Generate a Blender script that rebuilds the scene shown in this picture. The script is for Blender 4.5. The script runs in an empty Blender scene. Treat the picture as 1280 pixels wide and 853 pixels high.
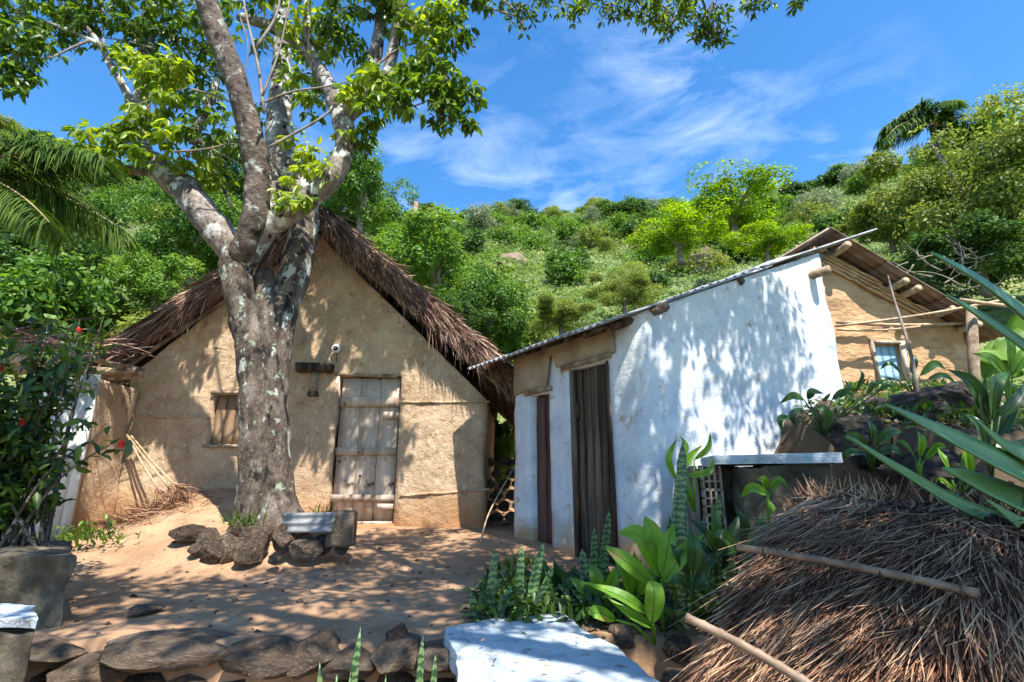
import bpy, math, random
import numpy as np
from mathutils import Vector, noise, Matrix
random.seed(7); rng = np.random.default_rng(7)
C = bpy.context.scene.collection
sc = bpy.context.scene
R = math.radians
# ------------------------------------------------------------------ camera
F = 640.0; PITCH = math.atan(174/640); CAM = np.array([0, 0, 0.8])
cam_d = bpy.data.cameras.new('camera'); cam = bpy.data.objects.new('camera', cam_d); C.objects.link(cam)
cam_d.sensor_width = 36; cam_d.lens = 36*F/1280; cam_d.clip_end = 2000; cam_d.clip_start = .05
cam.location = CAM; cam.rotation_euler = (R(90)+PITCH, 0, 0); sc.camera = cam
# ------------------------------------------------------------------ light
SAZ, SEL = 26, 58      # sun azimuth to the right of straight behind the camera, elevation
S = np.array([math.sin(R(SAZ))*math.cos(R(SEL)), -math.cos(R(SAZ))*math.cos(R(SEL)), math.sin(R(SEL))])
sun_d = bpy.data.lights.new('sun', 'SUN'); sun = bpy.data.objects.new('sun', sun_d); C.objects.link(sun)
sun_d.energy = 5.0; sun_d.angle = R(.53); sun_d.color = (1, .95, .86)
sun.rotation_euler = Vector(S).to_track_quat('Z', 'Y').to_euler()
w = bpy.data.worlds.new('World'); sc.world = w; w.use_nodes = True
nt = w.node_tree; nt.nodes.clear()
wo = nt.nodes.new('ShaderNodeOutputWorld'); bg = nt.nodes.new('ShaderNodeBackground')
sky = nt.nodes.new('ShaderNodeTexSky'); sky.sky_type = 'NISHITA'; sky.sun_disc = False
sky.sun_elevation = R(SEL); sky.sun_rotation = R(180-SAZ); sky.air_density = 1.0; sky.dust_density = .3; sky.ozone_density = 2.5
hs = nt.nodes.new('ShaderNodeHueSaturation'); hs.inputs['Saturation'].default_value = 1.3; hs.inputs['Value'].default_value = 1.3
tc = nt.nodes.new('ShaderNodeTexCoord'); mp = nt.nodes.new('ShaderNodeMapping')
mp.inputs['Scale'].default_value = (1.2, 1.2, 3.4); mp.inputs['Rotation'].default_value = (.25, .35, .3)
n1 = nt.nodes.new('ShaderNodeTexNoise'); n1.inputs['Scale'].default_value = 4.6; n1.inputs['Detail'].default_value = 9; n1.inputs['Roughness'].default_value = .62; n1.inputs['Distortion'].default_value = .5
n2 = nt.nodes.new('ShaderNodeTexNoise'); n2.inputs['Scale'].default_value = 1.7; n2.inputs['Detail'].default_value = 2
r1 = nt.nodes.new('ShaderNodeMapRange'); r1.inputs['From Min'].default_value = .46; r1.inputs['From Max'].default_value = 1.35
r2 = nt.nodes.new('ShaderNodeMapRange'); r2.inputs['From Min'].default_value = .46; r2.inputs['From Max'].default_value = .66
mm = nt.nodes.new('ShaderNodeMath'); mm.operation = 'MULTIPLY'
mx = nt.nodes.new('ShaderNodeMixRGB'); mx.inputs[2].default_value = (7.2, 8.0, 9.0, 1)
L = nt.links.new
L(sky.outputs[0], hs.inputs['Color']); L(tc.outputs['Generated'], mp.inputs[0]); L(mp.outputs[0], n1.inputs['Vector']); L(tc.outputs['Generated'], n2.inputs['Vector'])
L(n1.outputs[0], r1.inputs[0]); L(n2.outputs[0], r2.inputs[0]); L(r1.outputs[0], mm.inputs[0]); L(r2.outputs[0], mm.inputs[1])
L(mm.outputs[0], mx.inputs[0]); L(hs.outputs[0], mx.inputs[1]); L(mx.outputs[0], bg.inputs[0]); bg.inputs[1].default_value = .115
L(bg.outputs[0], wo.inputs[0])
sc.view_settings.view_transform = 'Standard'; sc.view_settings.look = 'None'; sc.view_settings.exposure = 1.1; sc.view_settings.gamma = 1
sc.cycles.max_bounces = 6; sc.cycles.transparent_max_bounces = 4

# ------------------------------------------------------------------ helpers
cp, sp = math.cos(PITCH), math.sin(PITCH)
def ray(u, v):
    x = (u-640)/F; y = (426.5-v)/F
    return np.array([x, cp-y*sp, sp+y*cp])
def P(u, v, Y):                 # the point seen at (u, v) whose distance ahead is Y metres
    r = ray(u, v); return CAM + r*(Y/r[1])
def PZ(u, v, z):
    r = ray(u, v); return CAM + r*((z-CAM[2])/r[2])
def U(x):
    x = np.asarray(x, float); return x/np.linalg.norm(x, axis=-1, keepdims=True)
def nz(p, s=1.0, seed=0.0): return noise.noise(Vector((p[0]*s+seed, p[1]*s-seed, p[2]*s+seed*.7)))
def sm(a, b, x):
    t = np.clip((x-a)/(b-a), 0, 1); return t*t*(3-2*t)
class MB:
    def __init__(s): s.v = []; s.f = []; s.n = 0
    def add(s, v, f):
        v = np.asarray(v, float); s.v.append(v)
        if len(f): s.f.append(np.asarray(f, np.int64)+s.n)
        s.n += len(v)
    def fan(s, v, f):               # faces given as lists of unequal size
        v = np.asarray(v, float); s.v.append(v)
        for q in f: s.f.append(np.array([q])+s.n)
        s.n += len(v)
    def box(s, c, d, rot=None, jit=0):
        c = np.asarray(c, float); d = np.asarray(d, float)/2
        v = np.array([[x, y, z] for x in (-1, 1) for y in (-1, 1) for z in (-1, 1)], float)*d
        if jit: v = v + rng.uniform(-jit, jit, v.shape)
        if rot is not None: v = v @ np.array(rot).T
        s.add(v+c, [[0, 1, 3, 2], [4, 6, 7, 5], [0, 4, 5, 1], [2, 3, 7, 6], [0, 2, 6, 4], [1, 5, 7, 3]])
    def tube(s, pts, rad, seg=8, cap=True, rough=0, rs=3):
        pts = np.asarray(pts, float); n = len(pts); rad = np.broadcast_to(np.asarray(rad, float), (n,))
        t = np.gradient(pts, axis=0); t = U(t+1e-9)
        a = np.array([0, 0, 1.]) if abs(t[0][2]) < .9 else np.array([1., 0, 0])
        x = U(np.cross(t[0], a)); V = []
        for i in range(n):
            x = U(x-t[i]*np.dot(x, t[i])); y = np.cross(t[i], x)
            for k in range(seg):
                an = 2*math.pi*k/seg; dr = math.cos(an)*x+math.sin(an)*y; r = rad[i]
                if rough: r *= 1+rough*nz(pts[i]+dr*r, rs)+rough*.5*nz(pts[i]+dr*r, rs*3, 5)
                V.append(pts[i]+dr*r)
        Fq = [[i*seg+k, i*seg+(k+1) % seg, (i+1)*seg+(k+1) % seg, (i+1)*seg+k] for i in range(n-1) for k in range(seg)]
        o = s.n; s.add(V, Fq)
        if cap: s.f.append(np.array([[o+k for k in range(seg)][::-1]])); s.f.append(np.array([[o+(n-1)*seg+k for k in range(seg)]]))
    def build(s, name, mat, parent=None, smooth=False, loc=None, mods=None):
        o = bpy.data.objects.new(name, s.mesh(name, mat, parent, smooth, loc)); C.objects.link(o)
        if parent is not None: o.parent = parent
        elif loc is not None: o.location = loc
        return o
    def mesh(s, name, mat, parent=None, smooth=False, loc=None):
        v = np.concatenate(s.v)
        off = WL.get(parent.name, (0, 0, 0)) if parent is not None else (loc if loc is not None else (0, 0, 0))
        v = v-np.array(off, float)
        m = bpy.data.meshes.new(name); m.vertices.add(len(v)); m.vertices.foreach_set('co', v.ravel())
        tot = np.concatenate([np.full(len(f), f.shape[1]) for f in s.f]); idx = np.concatenate([f.ravel() for f in s.f])
        m.loops.add(len(idx)); m.loops.foreach_set('vertex_index', idx.astype(np.int32))
        m.polygons.add(len(tot)); st = np.concatenate([[0], np.cumsum(tot)[:-1]])
        m.polygons.foreach_set('loop_start', st.astype(np.int32)); m.polygons.foreach_set('loop_total', tot.astype(np.int32))
        if smooth: m.polygons.foreach_set('use_smooth', np.ones(len(tot), bool))
        m.update(calc_edges=True); m.validate()
        if mat: m.materials.append(mat)
        return m
WL = {}
def tag(o, label=None, cat=None, group=None, kind=None):
    if label: o['label'] = label
    if cat: o['category'] = cat
    if group: o['group'] = group
    if kind: o['kind'] = kind
    return o
def empty(name, loc, label=None, cat=None, group=None, rz=0):
    o = bpy.data.objects.new(name, None); C.objects.link(o); o.location = loc; o.empty_display_size = .1
    WL[o.name] = tuple(loc) if not rz else (0, 0, 0); o.rotation_euler = (0, 0, rz)
    return tag(o, label, cat, group)
def sub(o):                        # parts whose own children are built in world coordinates share the thing's origin
    WL[o.name] = WL.get(o.parent.name, (0, 0, 0)); return o
def inst(name, mesh, parent=None, loc=(0, 0, 0), rot=(0, 0, 0), scale=(1, 1, 1)):
    o = bpy.data.objects.new(name, mesh); C.objects.link(o)
    off = WL.get(parent.name, (0, 0, 0)) if parent else (0, 0, 0)
    if parent: o.parent = parent
    o.location = np.array(loc)-np.array(off); o.rotation_euler = rot; o.scale = scale
    return o
def cat_rom(pts, rad, k=6):
    pts = np.asarray(pts, float); rad = np.asarray(rad, float); n = len(pts); out = []; ro = []
    p = np.vstack([2*pts[0]-pts[1], pts, 2*pts[-1]-pts[-2]])
    for i in range(n-1):
        a, b, c, d = p[i], p[i+1], p[i+2], p[i+3]
        for j in range(k):
            t = j/k
            out.append(.5*((2*b)+(c-a)*t+(2*a-5*b+4*c-d)*t*t+(3*b-a-3*c+d)*t**3)); ro.append(rad[i]*(1-t)+rad[i+1]*t)
    out.append(pts[-1]); ro.append(rad[-1]); return np.array(out), np.array(ro)
T4 = (np.array([(0, 0, 0), (.45, -.5, .03), (1, 0, -.08), (.45, .5, .03)]), np.array([[0, 1, 2, 3]]))
T7 = (np.array([(0, 0, 0), (.28, -.42, .05), (.68, -.36, .03), (1, 0, -.16), (.68, .36, .03), (.28, .42, .05), (.5, 0, -.03)]),
      np.array([[0, 1, 6], [1, 2, 6], [2, 3, 6], [3, 4, 6], [4, 5, 6], [5, 0, 6]]))
TN = (np.array([(0, 0, 0), (.3, -.5, 0), (.6, -.4, -.06), (1, 0, -.3), (.6, .4, -.06), (.3, .5, 0)]), np.array([[0, 1, 4, 5], [1, 2, 3, 4]]))
TN = (TN[0], np.array([[0, 1, 4, 5], [1, 2, 3, 4]]))
def leaves(mb, pos, d, n, ln, wd, T=T4):
    pos = np.asarray(pos, float); d = U(d); sd = np.cross(d, n); sd = U(sd+1e-6); nn = np.cross(sd, d)
    N = len(pos); ln = np.broadcast_to(ln, (N,)); wd = np.broadcast_to(wd, (N,)); tv, tf = T; k = len(tv)
    V = pos[:, None, :]+tv[None, :, 0, None]*ln[:, None, None]*d[:, None, :]+tv[None, :, 1, None]*wd[:, None, None]*sd[:, None, :]+tv[None, :, 2, None]*ln[:, None, None]*nn[:, None, :]
    Fc = tf[None, :, :]+(np.arange(N)*k)[:, None, None]
    mb.add(V.reshape(-1, 3), Fc.reshape(-1, tf.shape[1]))
def rdir(n):
    return U(rng.normal(size=(n, 3)))
def sprays(mb, centers, per, ln, droop=.5, T=T7, wr=.42, twist=.35):
    """rosettes of leaves at the twig tips"""
    n = len(centers); c = np.repeat(centers, per, axis=0)
    a = rng.uniform(0, 2*math.pi, n*per)
    el = rng.normal(-droop, twist, n*per)
    d = np.stack([np.cos(a)*np.cos(el), np.sin(a)*np.cos(el), np.sin(el)], 1)
    nr = np.array([0, 0, 1.])+rng.normal(size=(n*per, 3))*.45
    l = rng.uniform(.5, 1.2, n*per)*ln
    leaves(mb, c+d*.02, d, nr, l, l*wr*rng.uniform(.8, 1.15, n*per), T)

# ------------------------------------------------------------------ materials
def lin(c): return tuple(((x/255) / 12.92 if x/255 < .04045 else ((x/255+.055)/1.055)**2.4) for x in c)
def M(name, stops, scale=4, detail=6, bump=.3, rough=.9, stretch=(1, 1, 1), island=0, objr=0, trans=0, bscale=None, bdist=.02, extra=None, spec=.3, nrough=.6, metallic=0, rot=(0, 0, 0)):
    m = bpy.data.materials.new(name); m.use_nodes = True; t = m.node_tree; N = t.nodes.new; l = t.links.new
    b = t.nodes['Principled BSDF']; out = t.nodes['Material Output']
    b.inputs['Roughness'].default_value = rough; b.inputs['Specular IOR Level'].default_value = spec; b.inputs['Metallic'].default_value = metallic
    c = N('ShaderNodeTexCoord'); mpn = N('ShaderNodeMapping'); mpn.inputs['Scale'].default_value = stretch; mpn.inputs['Rotation'].default_value = rot; l(c.outputs['Object'], mpn.inputs[0])
    no = N('ShaderNodeTexNoise'); no.inputs['Scale'].default_value = scale; no.inputs['Detail'].default_value = detail; no.inputs['Roughness'].default_value = nrough; l(mpn.outputs[0], no.inputs['Vector'])
    fac = no.outputs[0]
    if island:
        g = N('ShaderNodeNewGeometry'); a = N('ShaderNodeMath'); a.operation = 'MULTIPLY_ADD'; a.inputs[1].default_value = island; l(g.outputs['Random Per Island'], a.inputs[0])
        s_ = N('ShaderNodeMath'); s_.operation = 'SUBTRACT'; s_.inputs[1].default_value = island*.5; l(fac, s_.inputs[0]); l(s_.outputs[0], a.inputs[2]); fac = a.outputs[0]
    if objr:
        g = N('ShaderNodeObjectInfo'); a = N('ShaderNodeMath'); a.operation = 'MULTIPLY_ADD'; a.inputs[1].default_value = objr; l(g.outputs['Random'], a.inputs[0])
        s_ = N('ShaderNodeMath'); s_.operation = 'SUBTRACT'; s_.inputs[1].default_value = objr*.5; l(fac, s_.inputs[0]); l(s_.outputs[0], a.inputs[2]); fac = a.outputs[0]
    cr = N('ShaderNodeValToRGB'); e = cr.color_ramp.elements
    while len(e) < len(stops): e.new(.5)
    for i, (p_, col) in enumerate(stops): e[i].position = p_; e[i].color = (*col, 1)
    l(fac, cr.inputs[0]); col = cr.outputs[0]
    if extra: col = extra(t, c, mpn, col, b)
    l(col, b.inputs['Base Color'])
    if bump:
        bn = N('ShaderNodeTexNoise'); bn.inputs['Scale'].default_value = bscale or scale*5; bn.inputs['Detail'].default_value = 8; bn.inputs['Roughness'].default_value = .65; l(mpn.outputs[0], bn.inputs['Vector'])
        bp = N('ShaderNodeBump'); bp.inputs['Strength'].default_value = bump; bp.inputs['Distance'].default_value = bdist; l(bn.outputs[0], bp.inputs['Height']); l(bp.outputs[0], b.inputs['Normal'])
    if trans:
        tr = N('ShaderNodeBsdfTranslucent'); ms = N('ShaderNodeMixShader'); ms.inputs[0].default_value = trans
        h = N('ShaderNodeHueSaturation'); h.inputs['Hue'].default_value = .485; h.inputs['Saturation'].default_value = 1.1; h.inputs['Value'].default_value = 1.6; l(col, h.inputs['Color']); l(h.outputs[0], tr.inputs[0])
        l(b.outputs[0], ms.inputs[1]); l(tr.outputs[0], ms.inputs[2]); l(ms.outputs[0], out.inputs[0])
    return m
def where(color, fx, x0, x1):
    def f(t, c, mpn, col, b):
        N = t.nodes.new; l = t.links.new; sx = N('ShaderNodeSeparateXYZ'); l(c.outputs['Object'], sx.inputs[0])
        no = N('ShaderNodeTexNoise'); no.inputs['Scale'].default_value = 2.5; no.inputs['Detail'].default_value = 6; l(c.outputs['Object'], no.inputs['Vector'])
        ad = N('ShaderNodeMath'); ad.operation = 'MULTIPLY_ADD'; ad.inputs[1].default_value = .8; l(no.outputs[0], ad.inputs[0]); l(sx.outputs[fx], ad.inputs[2])
        m2 = N('ShaderNodeMapRange'); m2.inputs['From Min'].default_value = x0+.4; m2.inputs['From Max'].default_value = x1+.4; l(ad.outputs[0], m2.inputs[0])
        mix = N('ShaderNodeMixRGB'); l(m2.outputs[0], mix.inputs[0]); l(col, mix.inputs[1]); mix.inputs[2].default_value = (*color, 1); return mix.outputs[0]
    return f
def cracks(color, scale, width, strength=.8, dist=.25):
    def f(t, c, mpn, col, b):
        N = t.nodes.new; l = t.links.new; no = N('ShaderNodeTexNoise'); no.inputs['Scale'].default_value = scale*1.7; no.inputs['Detail'].default_value = 6; l(c.outputs['Object'], no.inputs['Vector'])
        va = N('ShaderNodeVectorMath'); va.operation = 'SCALE'; va.inputs['Scale'].default_value = dist; l(no.outputs['Color'], va.inputs[0])
        vb = N('ShaderNodeVectorMath'); vb.operation = 'ADD'; l(c.outputs['Object'], vb.inputs[0]); l(va.outputs[0], vb.inputs[1])
        vo = N('ShaderNodeTexVoronoi'); vo.feature = 'DISTANCE_TO_EDGE'; vo.inputs['Scale'].default_value = scale; l(vb.outputs[0], vo.inputs['Vector'])
        m2 = N('ShaderNodeMapRange'); m2.inputs['From Min'].default_value = 0; m2.inputs['From Max'].default_value = width; m2.inputs['To Min'].default_value = strength; m2.inputs['To Max'].default_value = 0; l(vo.outputs['Distance'], m2.inputs[0])
        n3 = N('ShaderNodeTexNoise'); n3.inputs['Scale'].default_value = scale*.6; l(c.outputs['Object'], n3.inputs['Vector']); m3 = N('ShaderNodeMapRange'); m3.inputs['From Min'].default_value = .48; m3.inputs['From Max'].default_value = .56; l(n3.outputs[0], m3.inputs[0])
        mu = N('ShaderNodeMath'); mu.operation = 'MULTIPLY'; l(m2.outputs[0], mu.inputs[0]); l(m3.outputs[0], mu.inputs[1])
        mix = N('ShaderNodeMixRGB'); l(mu.outputs[0], mix.inputs[0]); l(col, mix.inputs[1]); mix.inputs[2].default_value = (*color, 1); return mix.outputs[0]
    return f
def masked(color, nscale, lo, hi, axis=None, a0=0, a1=1, mapstretch=(1, 1, 1), amp=.5, detail=6):
    """mix in a second colour where noise (plus, if given, height along an axis) passes a threshold: stains, bare patches, lichen"""
    def f(t, c, mpn, col, b):
        N = t.nodes.new; l = t.links.new
        q = N('ShaderNodeMapping'); q.inputs['Scale'].default_value = mapstretch; q.inputs['Location'].default_value = (nscale, 3.1, 1.7); l(c.outputs['Object'], q.inputs[0])
        no = N('ShaderNodeTexNoise'); no.inputs['Scale'].default_value = nscale; no.inputs['Detail'].default_value = detail; no.inputs['Roughness'].default_value = .6; l(q.outputs[0], no.inputs['Vector'])
        v = no.outputs[0]
        if axis is not None:
            sx = N('ShaderNodeSeparateXYZ'); l(c.outputs['Object'], sx.inputs[0])
            mr = N('ShaderNodeMapRange'); mr.inputs['From Min'].default_value = a0; mr.inputs['From Max'].default_value = a1; l(sx.outputs[axis], mr.inputs[0])
            ad = N('ShaderNodeMath'); ad.operation = 'MULTIPLY_ADD'; ad.inputs[1].default_value = amp; l(no.outputs[0], ad.inputs[0]); l(mr.outputs[0], ad.inputs[2]); v = ad.outputs[0]
        m2 = N('ShaderNodeMapRange'); m2.inputs['From Min'].default_value = lo; m2.inputs['From Max'].default_value = hi; l(v, m2.inputs[0])
        mix = N('ShaderNodeMixRGB'); l(m2.outputs[0], mix.inputs[0]); l(col, mix.inputs[1]); mix.inputs[2].default_value = (*color, 1); return mix.outputs[0]
    return f
def chain(*fs):
    def f(t, c, mpn, col, b):
        for g in fs: col = g(t, c, mpn, col, b)
        return col
    return f
mt = {}
mt['dirt'] = M('dirt', [(.3, (.23, .128, .070)), (.5, (.36, .212, .118)), (.7, (.46, .29, .172))], 1.6, 10, .45, .95, bscale=14, bdist=.03, extra=chain(masked((.22, .13, .078), 6, .50, .70, detail=12), masked((.30, .20, .13), 40, .54, .62, detail=8), masked((.52, .38, .26), 30, .62, .72), where((.10, .07, .045), 0, .9, 1.4)))
mt['hill'] = M('hill_soil', [(.3, (.05, .085, .022)), (.5, (.12, .17, .05)), (.7, (.27, .27, .12))], .5, 12, .5, .95, bscale=3, bdist=.3)
mt['adobe'] = M('adobe', [(.30, (.33, .215, .13)), (.5, (.46, .325, .205)), (.70, (.57, .43, .29))], 2.6, 12, .9, .95, bscale=9, bdist=.05, nrough=.68,
    extra=chain(masked((.25, .155, .09), 3.5, .57, .70, detail=12), masked((.60, .47, .33), 20, .58, .66, mapstretch=(1, 1, .45), detail=10), cracks((.16, .10, .06), 3.2, .018), cracks((.20, .13, .08), 9, .02, .5), masked((.36, .19, .085), 2.2, .82, 1.25, 2, .95, -.1, amp=.8, detail=10)))
mt['ochre'] = M('ochre_mud', [(.3, (.40, .235, .12)), (.5, (.54, .335, .18)), (.72, (.64, .43, .25))], 2.2, 8, .8, .95, bscale=9, bdist=.05, stretch=(1, 1, 1.7),
    extra=chain(masked((.30, .17, .08), 9, .58, .68, mapstretch=(.5, 1, 3)), cracks((.22, .12, .06), 7, .03, .7)))
mt['white'] = M('lime_wash', [(.3, (.60, .64, .70)), (.5, (.74, .77, .80)), (.7, (.82, .82, .80))], 2.5, 8, .75, .85, bscale=16, bdist=.04,
    extra=chain(masked((.36, .28, .20), 14, .66, .74), masked((.22, .20, .18), 45, .70, .76), masked((.42, .25, .12), 4, 1.0, 1.28, 2, .75, 0, amp=.8)))
mt['whiteface'] = M('lime_wash_weathered', [(.3, (.44, .49, .57)), (.5, (.60, .635, .68)), (.7, (.72, .72, .69))], 3, 9, .55, .85, bscale=11, bdist=.045,
    extra=chain(masked((.40, .31, .20), 7, .60, .72), masked((.10, .09, .08), 38, .69, .74), masked((.42, .27, .14), 3, .84, 1.18, 2, .85, -.05, amp=.85, detail=10), masked((.30, .30, .28), 2.4, .60, .72, mapstretch=(1.6, 1.6, .45), detail=12), masked((.50, .53, .56), 1.6, .52, .66, detail=10), cracks((.30, .27, .23), 4, .015, .6)))
mt['bare'] = M('bare_plaster_shade', [(.3, (.22, .16, .11)), (.5, (.33, .25, .17)), (.7, (.43, .35, .26))], 3, 8, .6, .95, bscale=14, bdist=.03)  # unpainted plaster tan, with the shade under the eave in the colour
WOODX = dict(stretch=(1, 1, .12))
mt['oldwood'] = M('grey_wood', [(.3, (.22, .155, .11)), (.5, (.43, .34, .26)), (.7, (.57, .48, .39))], 9, 8, .5, .85, stretch=(1, 1, .14), bscale=30, bdist=.01, objr=.16, extra=masked((.09, .06, .04), 6, .60, .70))
mt['shutter'] = M('brown_wood', [(.3, (.16, .10, .06)), (.55, (.30, .20, .12)), (.75, (.38, .27, .17))], 9, 8, .5, .85, stretch=(1, 1, .14), bscale=30, bdist=.01, objr=.14)
mt['darkwood'] = M('dark_wood', [(.3, (.020, .014, .010)), (.48, (.085, .058, .040)), (.70, (.24, .18, .135))], 14, 9, .9, .85, stretch=(1, 1, .08), bscale=30, bdist=.015, objr=.2)
mt['redwood'] = M('red_wood', [(.3, (.07, .032, .024)), (.7, (.17, .085, .065))], 10, 8, .5, .8, stretch=(1, 1, .1), bscale=30, bdist=.01, objr=.15)
mt['bluewood'] = M('blue_paint', [(.3, (.18, .35, .50)), (.55, (.34, .56, .70)), (.75, (.55, .68, .74))], 12, 8, .4, .7, stretch=(1, 1, .12), bscale=30, bdist=.006)
mt['log'] = M('log', [(.3, (.12, .08, .055)), (.5, (.25, .18, .12)), (.72, (.42, .33, .24))], 8, 8, .6, .9, bscale=30, bdist=.01)
mt['bamboo'] = M('bamboo', [(.3, (.26, .17, .10)), (.5, (.42, .30, .18)), (.72, (.58, .44, .28))], 14, 6, .3, .5, bscale=40, bdist=.004)
mt['bambood'] = M('dark_bamboo', [(.3, (.10, .065, .045)), (.5, (.22, .15, .10)), (.72, (.36, .26, .18))], 14, 6, .3, .55, bscale=40, bdist=.004)
mt['thatch'] = M('thatch', [(.25, (.06, .030, .022)), (.45, (.17, .092, .066)), (.62, (.31, .185, .135)), (.8, (.47, .32, .24))], 3, 4, 0, .8, island=.7)
mt['thatchbase'] = M('thatch_base', [(.3, (.03, .018, .012)), (.7, (.09, .055, .038))], 20, 6, .6, .95)
mt['hat'] = M('palm_thatch', [(.2, (.045, .019, .011)), (.42, (.15, .070, .042)), (.62, (.30, .155, .092)), (.84, (.56, .35, .21))], 3, 4, 0, .7, island=.9, spec=.12)
mt['cement'] = M('fibre_cement', [(.3, (.16, .17, .18)), (.5, (.30, .31, .33)), (.72, (.46, .47, .48))], 5, 8, .3, .8, bscale=40, bdist=.005, extra=masked((.07, .07, .07), 6, .56, .68))
mt['tile'] = M('clay_sheet', [(.3, (.13, .085, .065)), (.5, (.27, .19, .15)), (.72, (.40, .31, .26))], 5, 8, .3, .9, bscale=40, bdist=.006)
mt['tin'] = M('pale_board', [(.3, (.42, .42, .40)), (.6, (.62, .61, .57))], 6, 8, .4, .7, stretch=(1, 1, .2), bscale=30, bdist=.006, extra=masked((.22, .14, .09), 4, .6, .75))  # pale grey boards with brown patches
mt['zinc'] = M('zinc', [(.3, (.12, .12, .125)), (.7, (.32, .31, .31))], 6, 8, .2, .55, bscale=40, bdist=.004)
mt['concrete'] = M('concrete', [(.3, (.10, .085, .06)), (.5, (.21, .185, .14)), (.72, (.36, .33, .26))], 4, 9, .7, .95, bscale=20, bdist=.02, extra=masked((.04, .04, .03), 5, .58, .70))
mt['mossy'] = M('mossy_masonry', [(.28, (.03, .025, .018)), (.5, (.09, .075, .05)), (.72, (.20, .17, .12))], 6, 9, .8, .95, bscale=20, bdist=.03)
mt['slab'] = M('painted_slab', [(.3, (.28, .35, .41)), (.5, (.46, .53, .58)), (.7, (.62, .65, .66))], 4, 11, .8, .85, bscale=22, bdist=.03, extra=chain(masked((.22, .20, .17), 9, .60, .70, detail=10), cracks((.14, .12, .10), 4, .02, .8)))
mt['stone'] = M('stone', [(.28, (.05, .034, .024)), (.5, (.17, .118, .08)), (.72, (.34, .25, .175))], 2.2, 12, 1, .95, bscale=7, bdist=.12, nrough=.7, objr=.28, extra=chain(masked((.38, .37, .30), 4, .60, .68, detail=12), masked((.04, .03, .022), 5, .58, .68, detail=12), masked((.36, .215, .125), 1.5, .95, 1.2, 2, .1, -.9, amp=.7)))
mt['flatstone'] = M('worn_stone', [(.28, (.07, .046, .032)), (.5, (.20, .14, .095)), (.72, (.35, .26, .18))], 2.2, 12, 1, .95, bscale=7, bdist=.12, nrough=.7, objr=.2, extra=chain(masked((.09, .07, .05), 3.5, .55, .68, detail=12), masked((.40, .33, .26), 9, .60, .68, detail=12)))
mt['darkrock'] = M('dark_rock', [(.28, (.022, .018, .016)), (.5, (.065, .052, .046)), (.72, (.16, .13, .115))], 3, 12, 1, .95, bscale=8, bdist=.15, nrough=.7, extra=chain(masked((.22, .22, .19), 5, .60, .68, detail=12), masked((.07, .10, .035), 2.2, .56, .66, detail=10)))
mt['bark'] = M('bark', [(.34, (.024, .017, .012)), (.47, (.09, .066, .050)), (.58, (.19, .150, .118)), (.72, (.34, .285, .235))], 5, 12, 1, .95, bscale=16, bdist=.07, stretch=(1, 1, .5), nrough=.72,
    extra=chain(masked((.48, .48, .42), 6, .585, .63, mapstretch=(1, 1, .55), detail=12), masked((.30, .37, .26), 11, .60, .66, detail=9), masked((.015, .012, .010), 7, .56, .63, mapstretch=(1, 1, .5), detail=12), masked((.30, .16, .09), 6, .66, .72)))
mt['barkpale'] = M('bark_pale', [(.32, (.05, .038, .03)), (.45, (.16, .128, .105)), (.57, (.31, .26, .22)), (.70, (.46, .41, .36))], 5, 12, 1, .95, bscale=16, bdist=.06, stretch=(1, 1, .6), nrough=.7, extra=chain(masked((.58, .59, .53), 6, .53, .60, detail=12), masked((.02, .016, .013), 8, .58, .64, detail=12)))
mt['barkdark'] = M('bark_brown', [(.32, (.030, .022, .018)), (.5, (.12, .09, .072)), (.70, (.27, .22, .18))], 6, 12, 1, .95, bscale=18, bdist=.05, nrough=.72, extra=chain(masked((.42, .43, .38), 8, .58, .64, detail=12), masked((.02, .016, .013), 7, .57, .64, detail=12)))
mt['twig'] = M('twig', [(.3, (.12, .09, .07)), (.7, (.34, .29, .24))], 6, 6, .3, .9)
G = lambda n, a, b, c, **k: M(n, [(.25, a), (.5, b), (.78, c)], k.pop('scale', 1.2), 3, 0, k.pop('rough', .5), island=k.pop('island', .55), trans=k.pop('trans', .38), **k)
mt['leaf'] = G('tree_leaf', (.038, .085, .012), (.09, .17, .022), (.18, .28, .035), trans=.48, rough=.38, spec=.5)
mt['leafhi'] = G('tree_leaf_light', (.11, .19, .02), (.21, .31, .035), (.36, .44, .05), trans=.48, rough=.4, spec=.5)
mt['g_dark'] = G('foliage_dark', (.022, .060, .013), (.055, .125, .022), (.11, .20, .035), objr=.25)
mt['g_mid'] = G('foliage_mid', (.045, .11, .018), (.10, .21, .028), (.19, .31, .045), objr=.25)
mt['g_lime'] = G('foliage_lime', (.08, .17, .014), (.17, .30, .02), (.30, .43, .035), objr=.1, trans=.45)
mt['g_yel'] = G('foliage_yellow', (.10, .15, .025), (.17, .23, .04), (.27, .31, .07), objr=.2)
mt['g_pale'] = G('foliage_pale', (.10, .14, .07), (.18, .23, .12), (.28, .33, .19), objr=.2)
mt['grass'] = G('scrub', (.06, .11, .025), (.15, .22, .055), (.32, .36, .13), scale=.12)
mt['g_bush'] = G('bush_mass', (.035, .085, .016), (.09, .175, .03), (.22, .30, .06), scale=.15, island=.5)
mt['hib'] = G('bush_leaf', (.018, .048, .010), (.045, .10, .014), (.12, .20, .02), rough=.35, spec=.5)
mt['palm'] = G('palm_leaf', (.022, .055, .012), (.05, .11, .018), (.12, .19, .025), rough=.75, spec=.2)
mt['litter'] = M('dry_leaf', [(.25, (.12, .07, .04)), (.6, (.3, .2, .11)), (.8, (.2, .25, .06))], 3, 3, 0, .8, island=.7)
mt['red'] = M('red_petal', [(.3, (.5, .01, .01)), (.7, (.75, .03, .02))], 6, 2, 0, .5)
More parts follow.
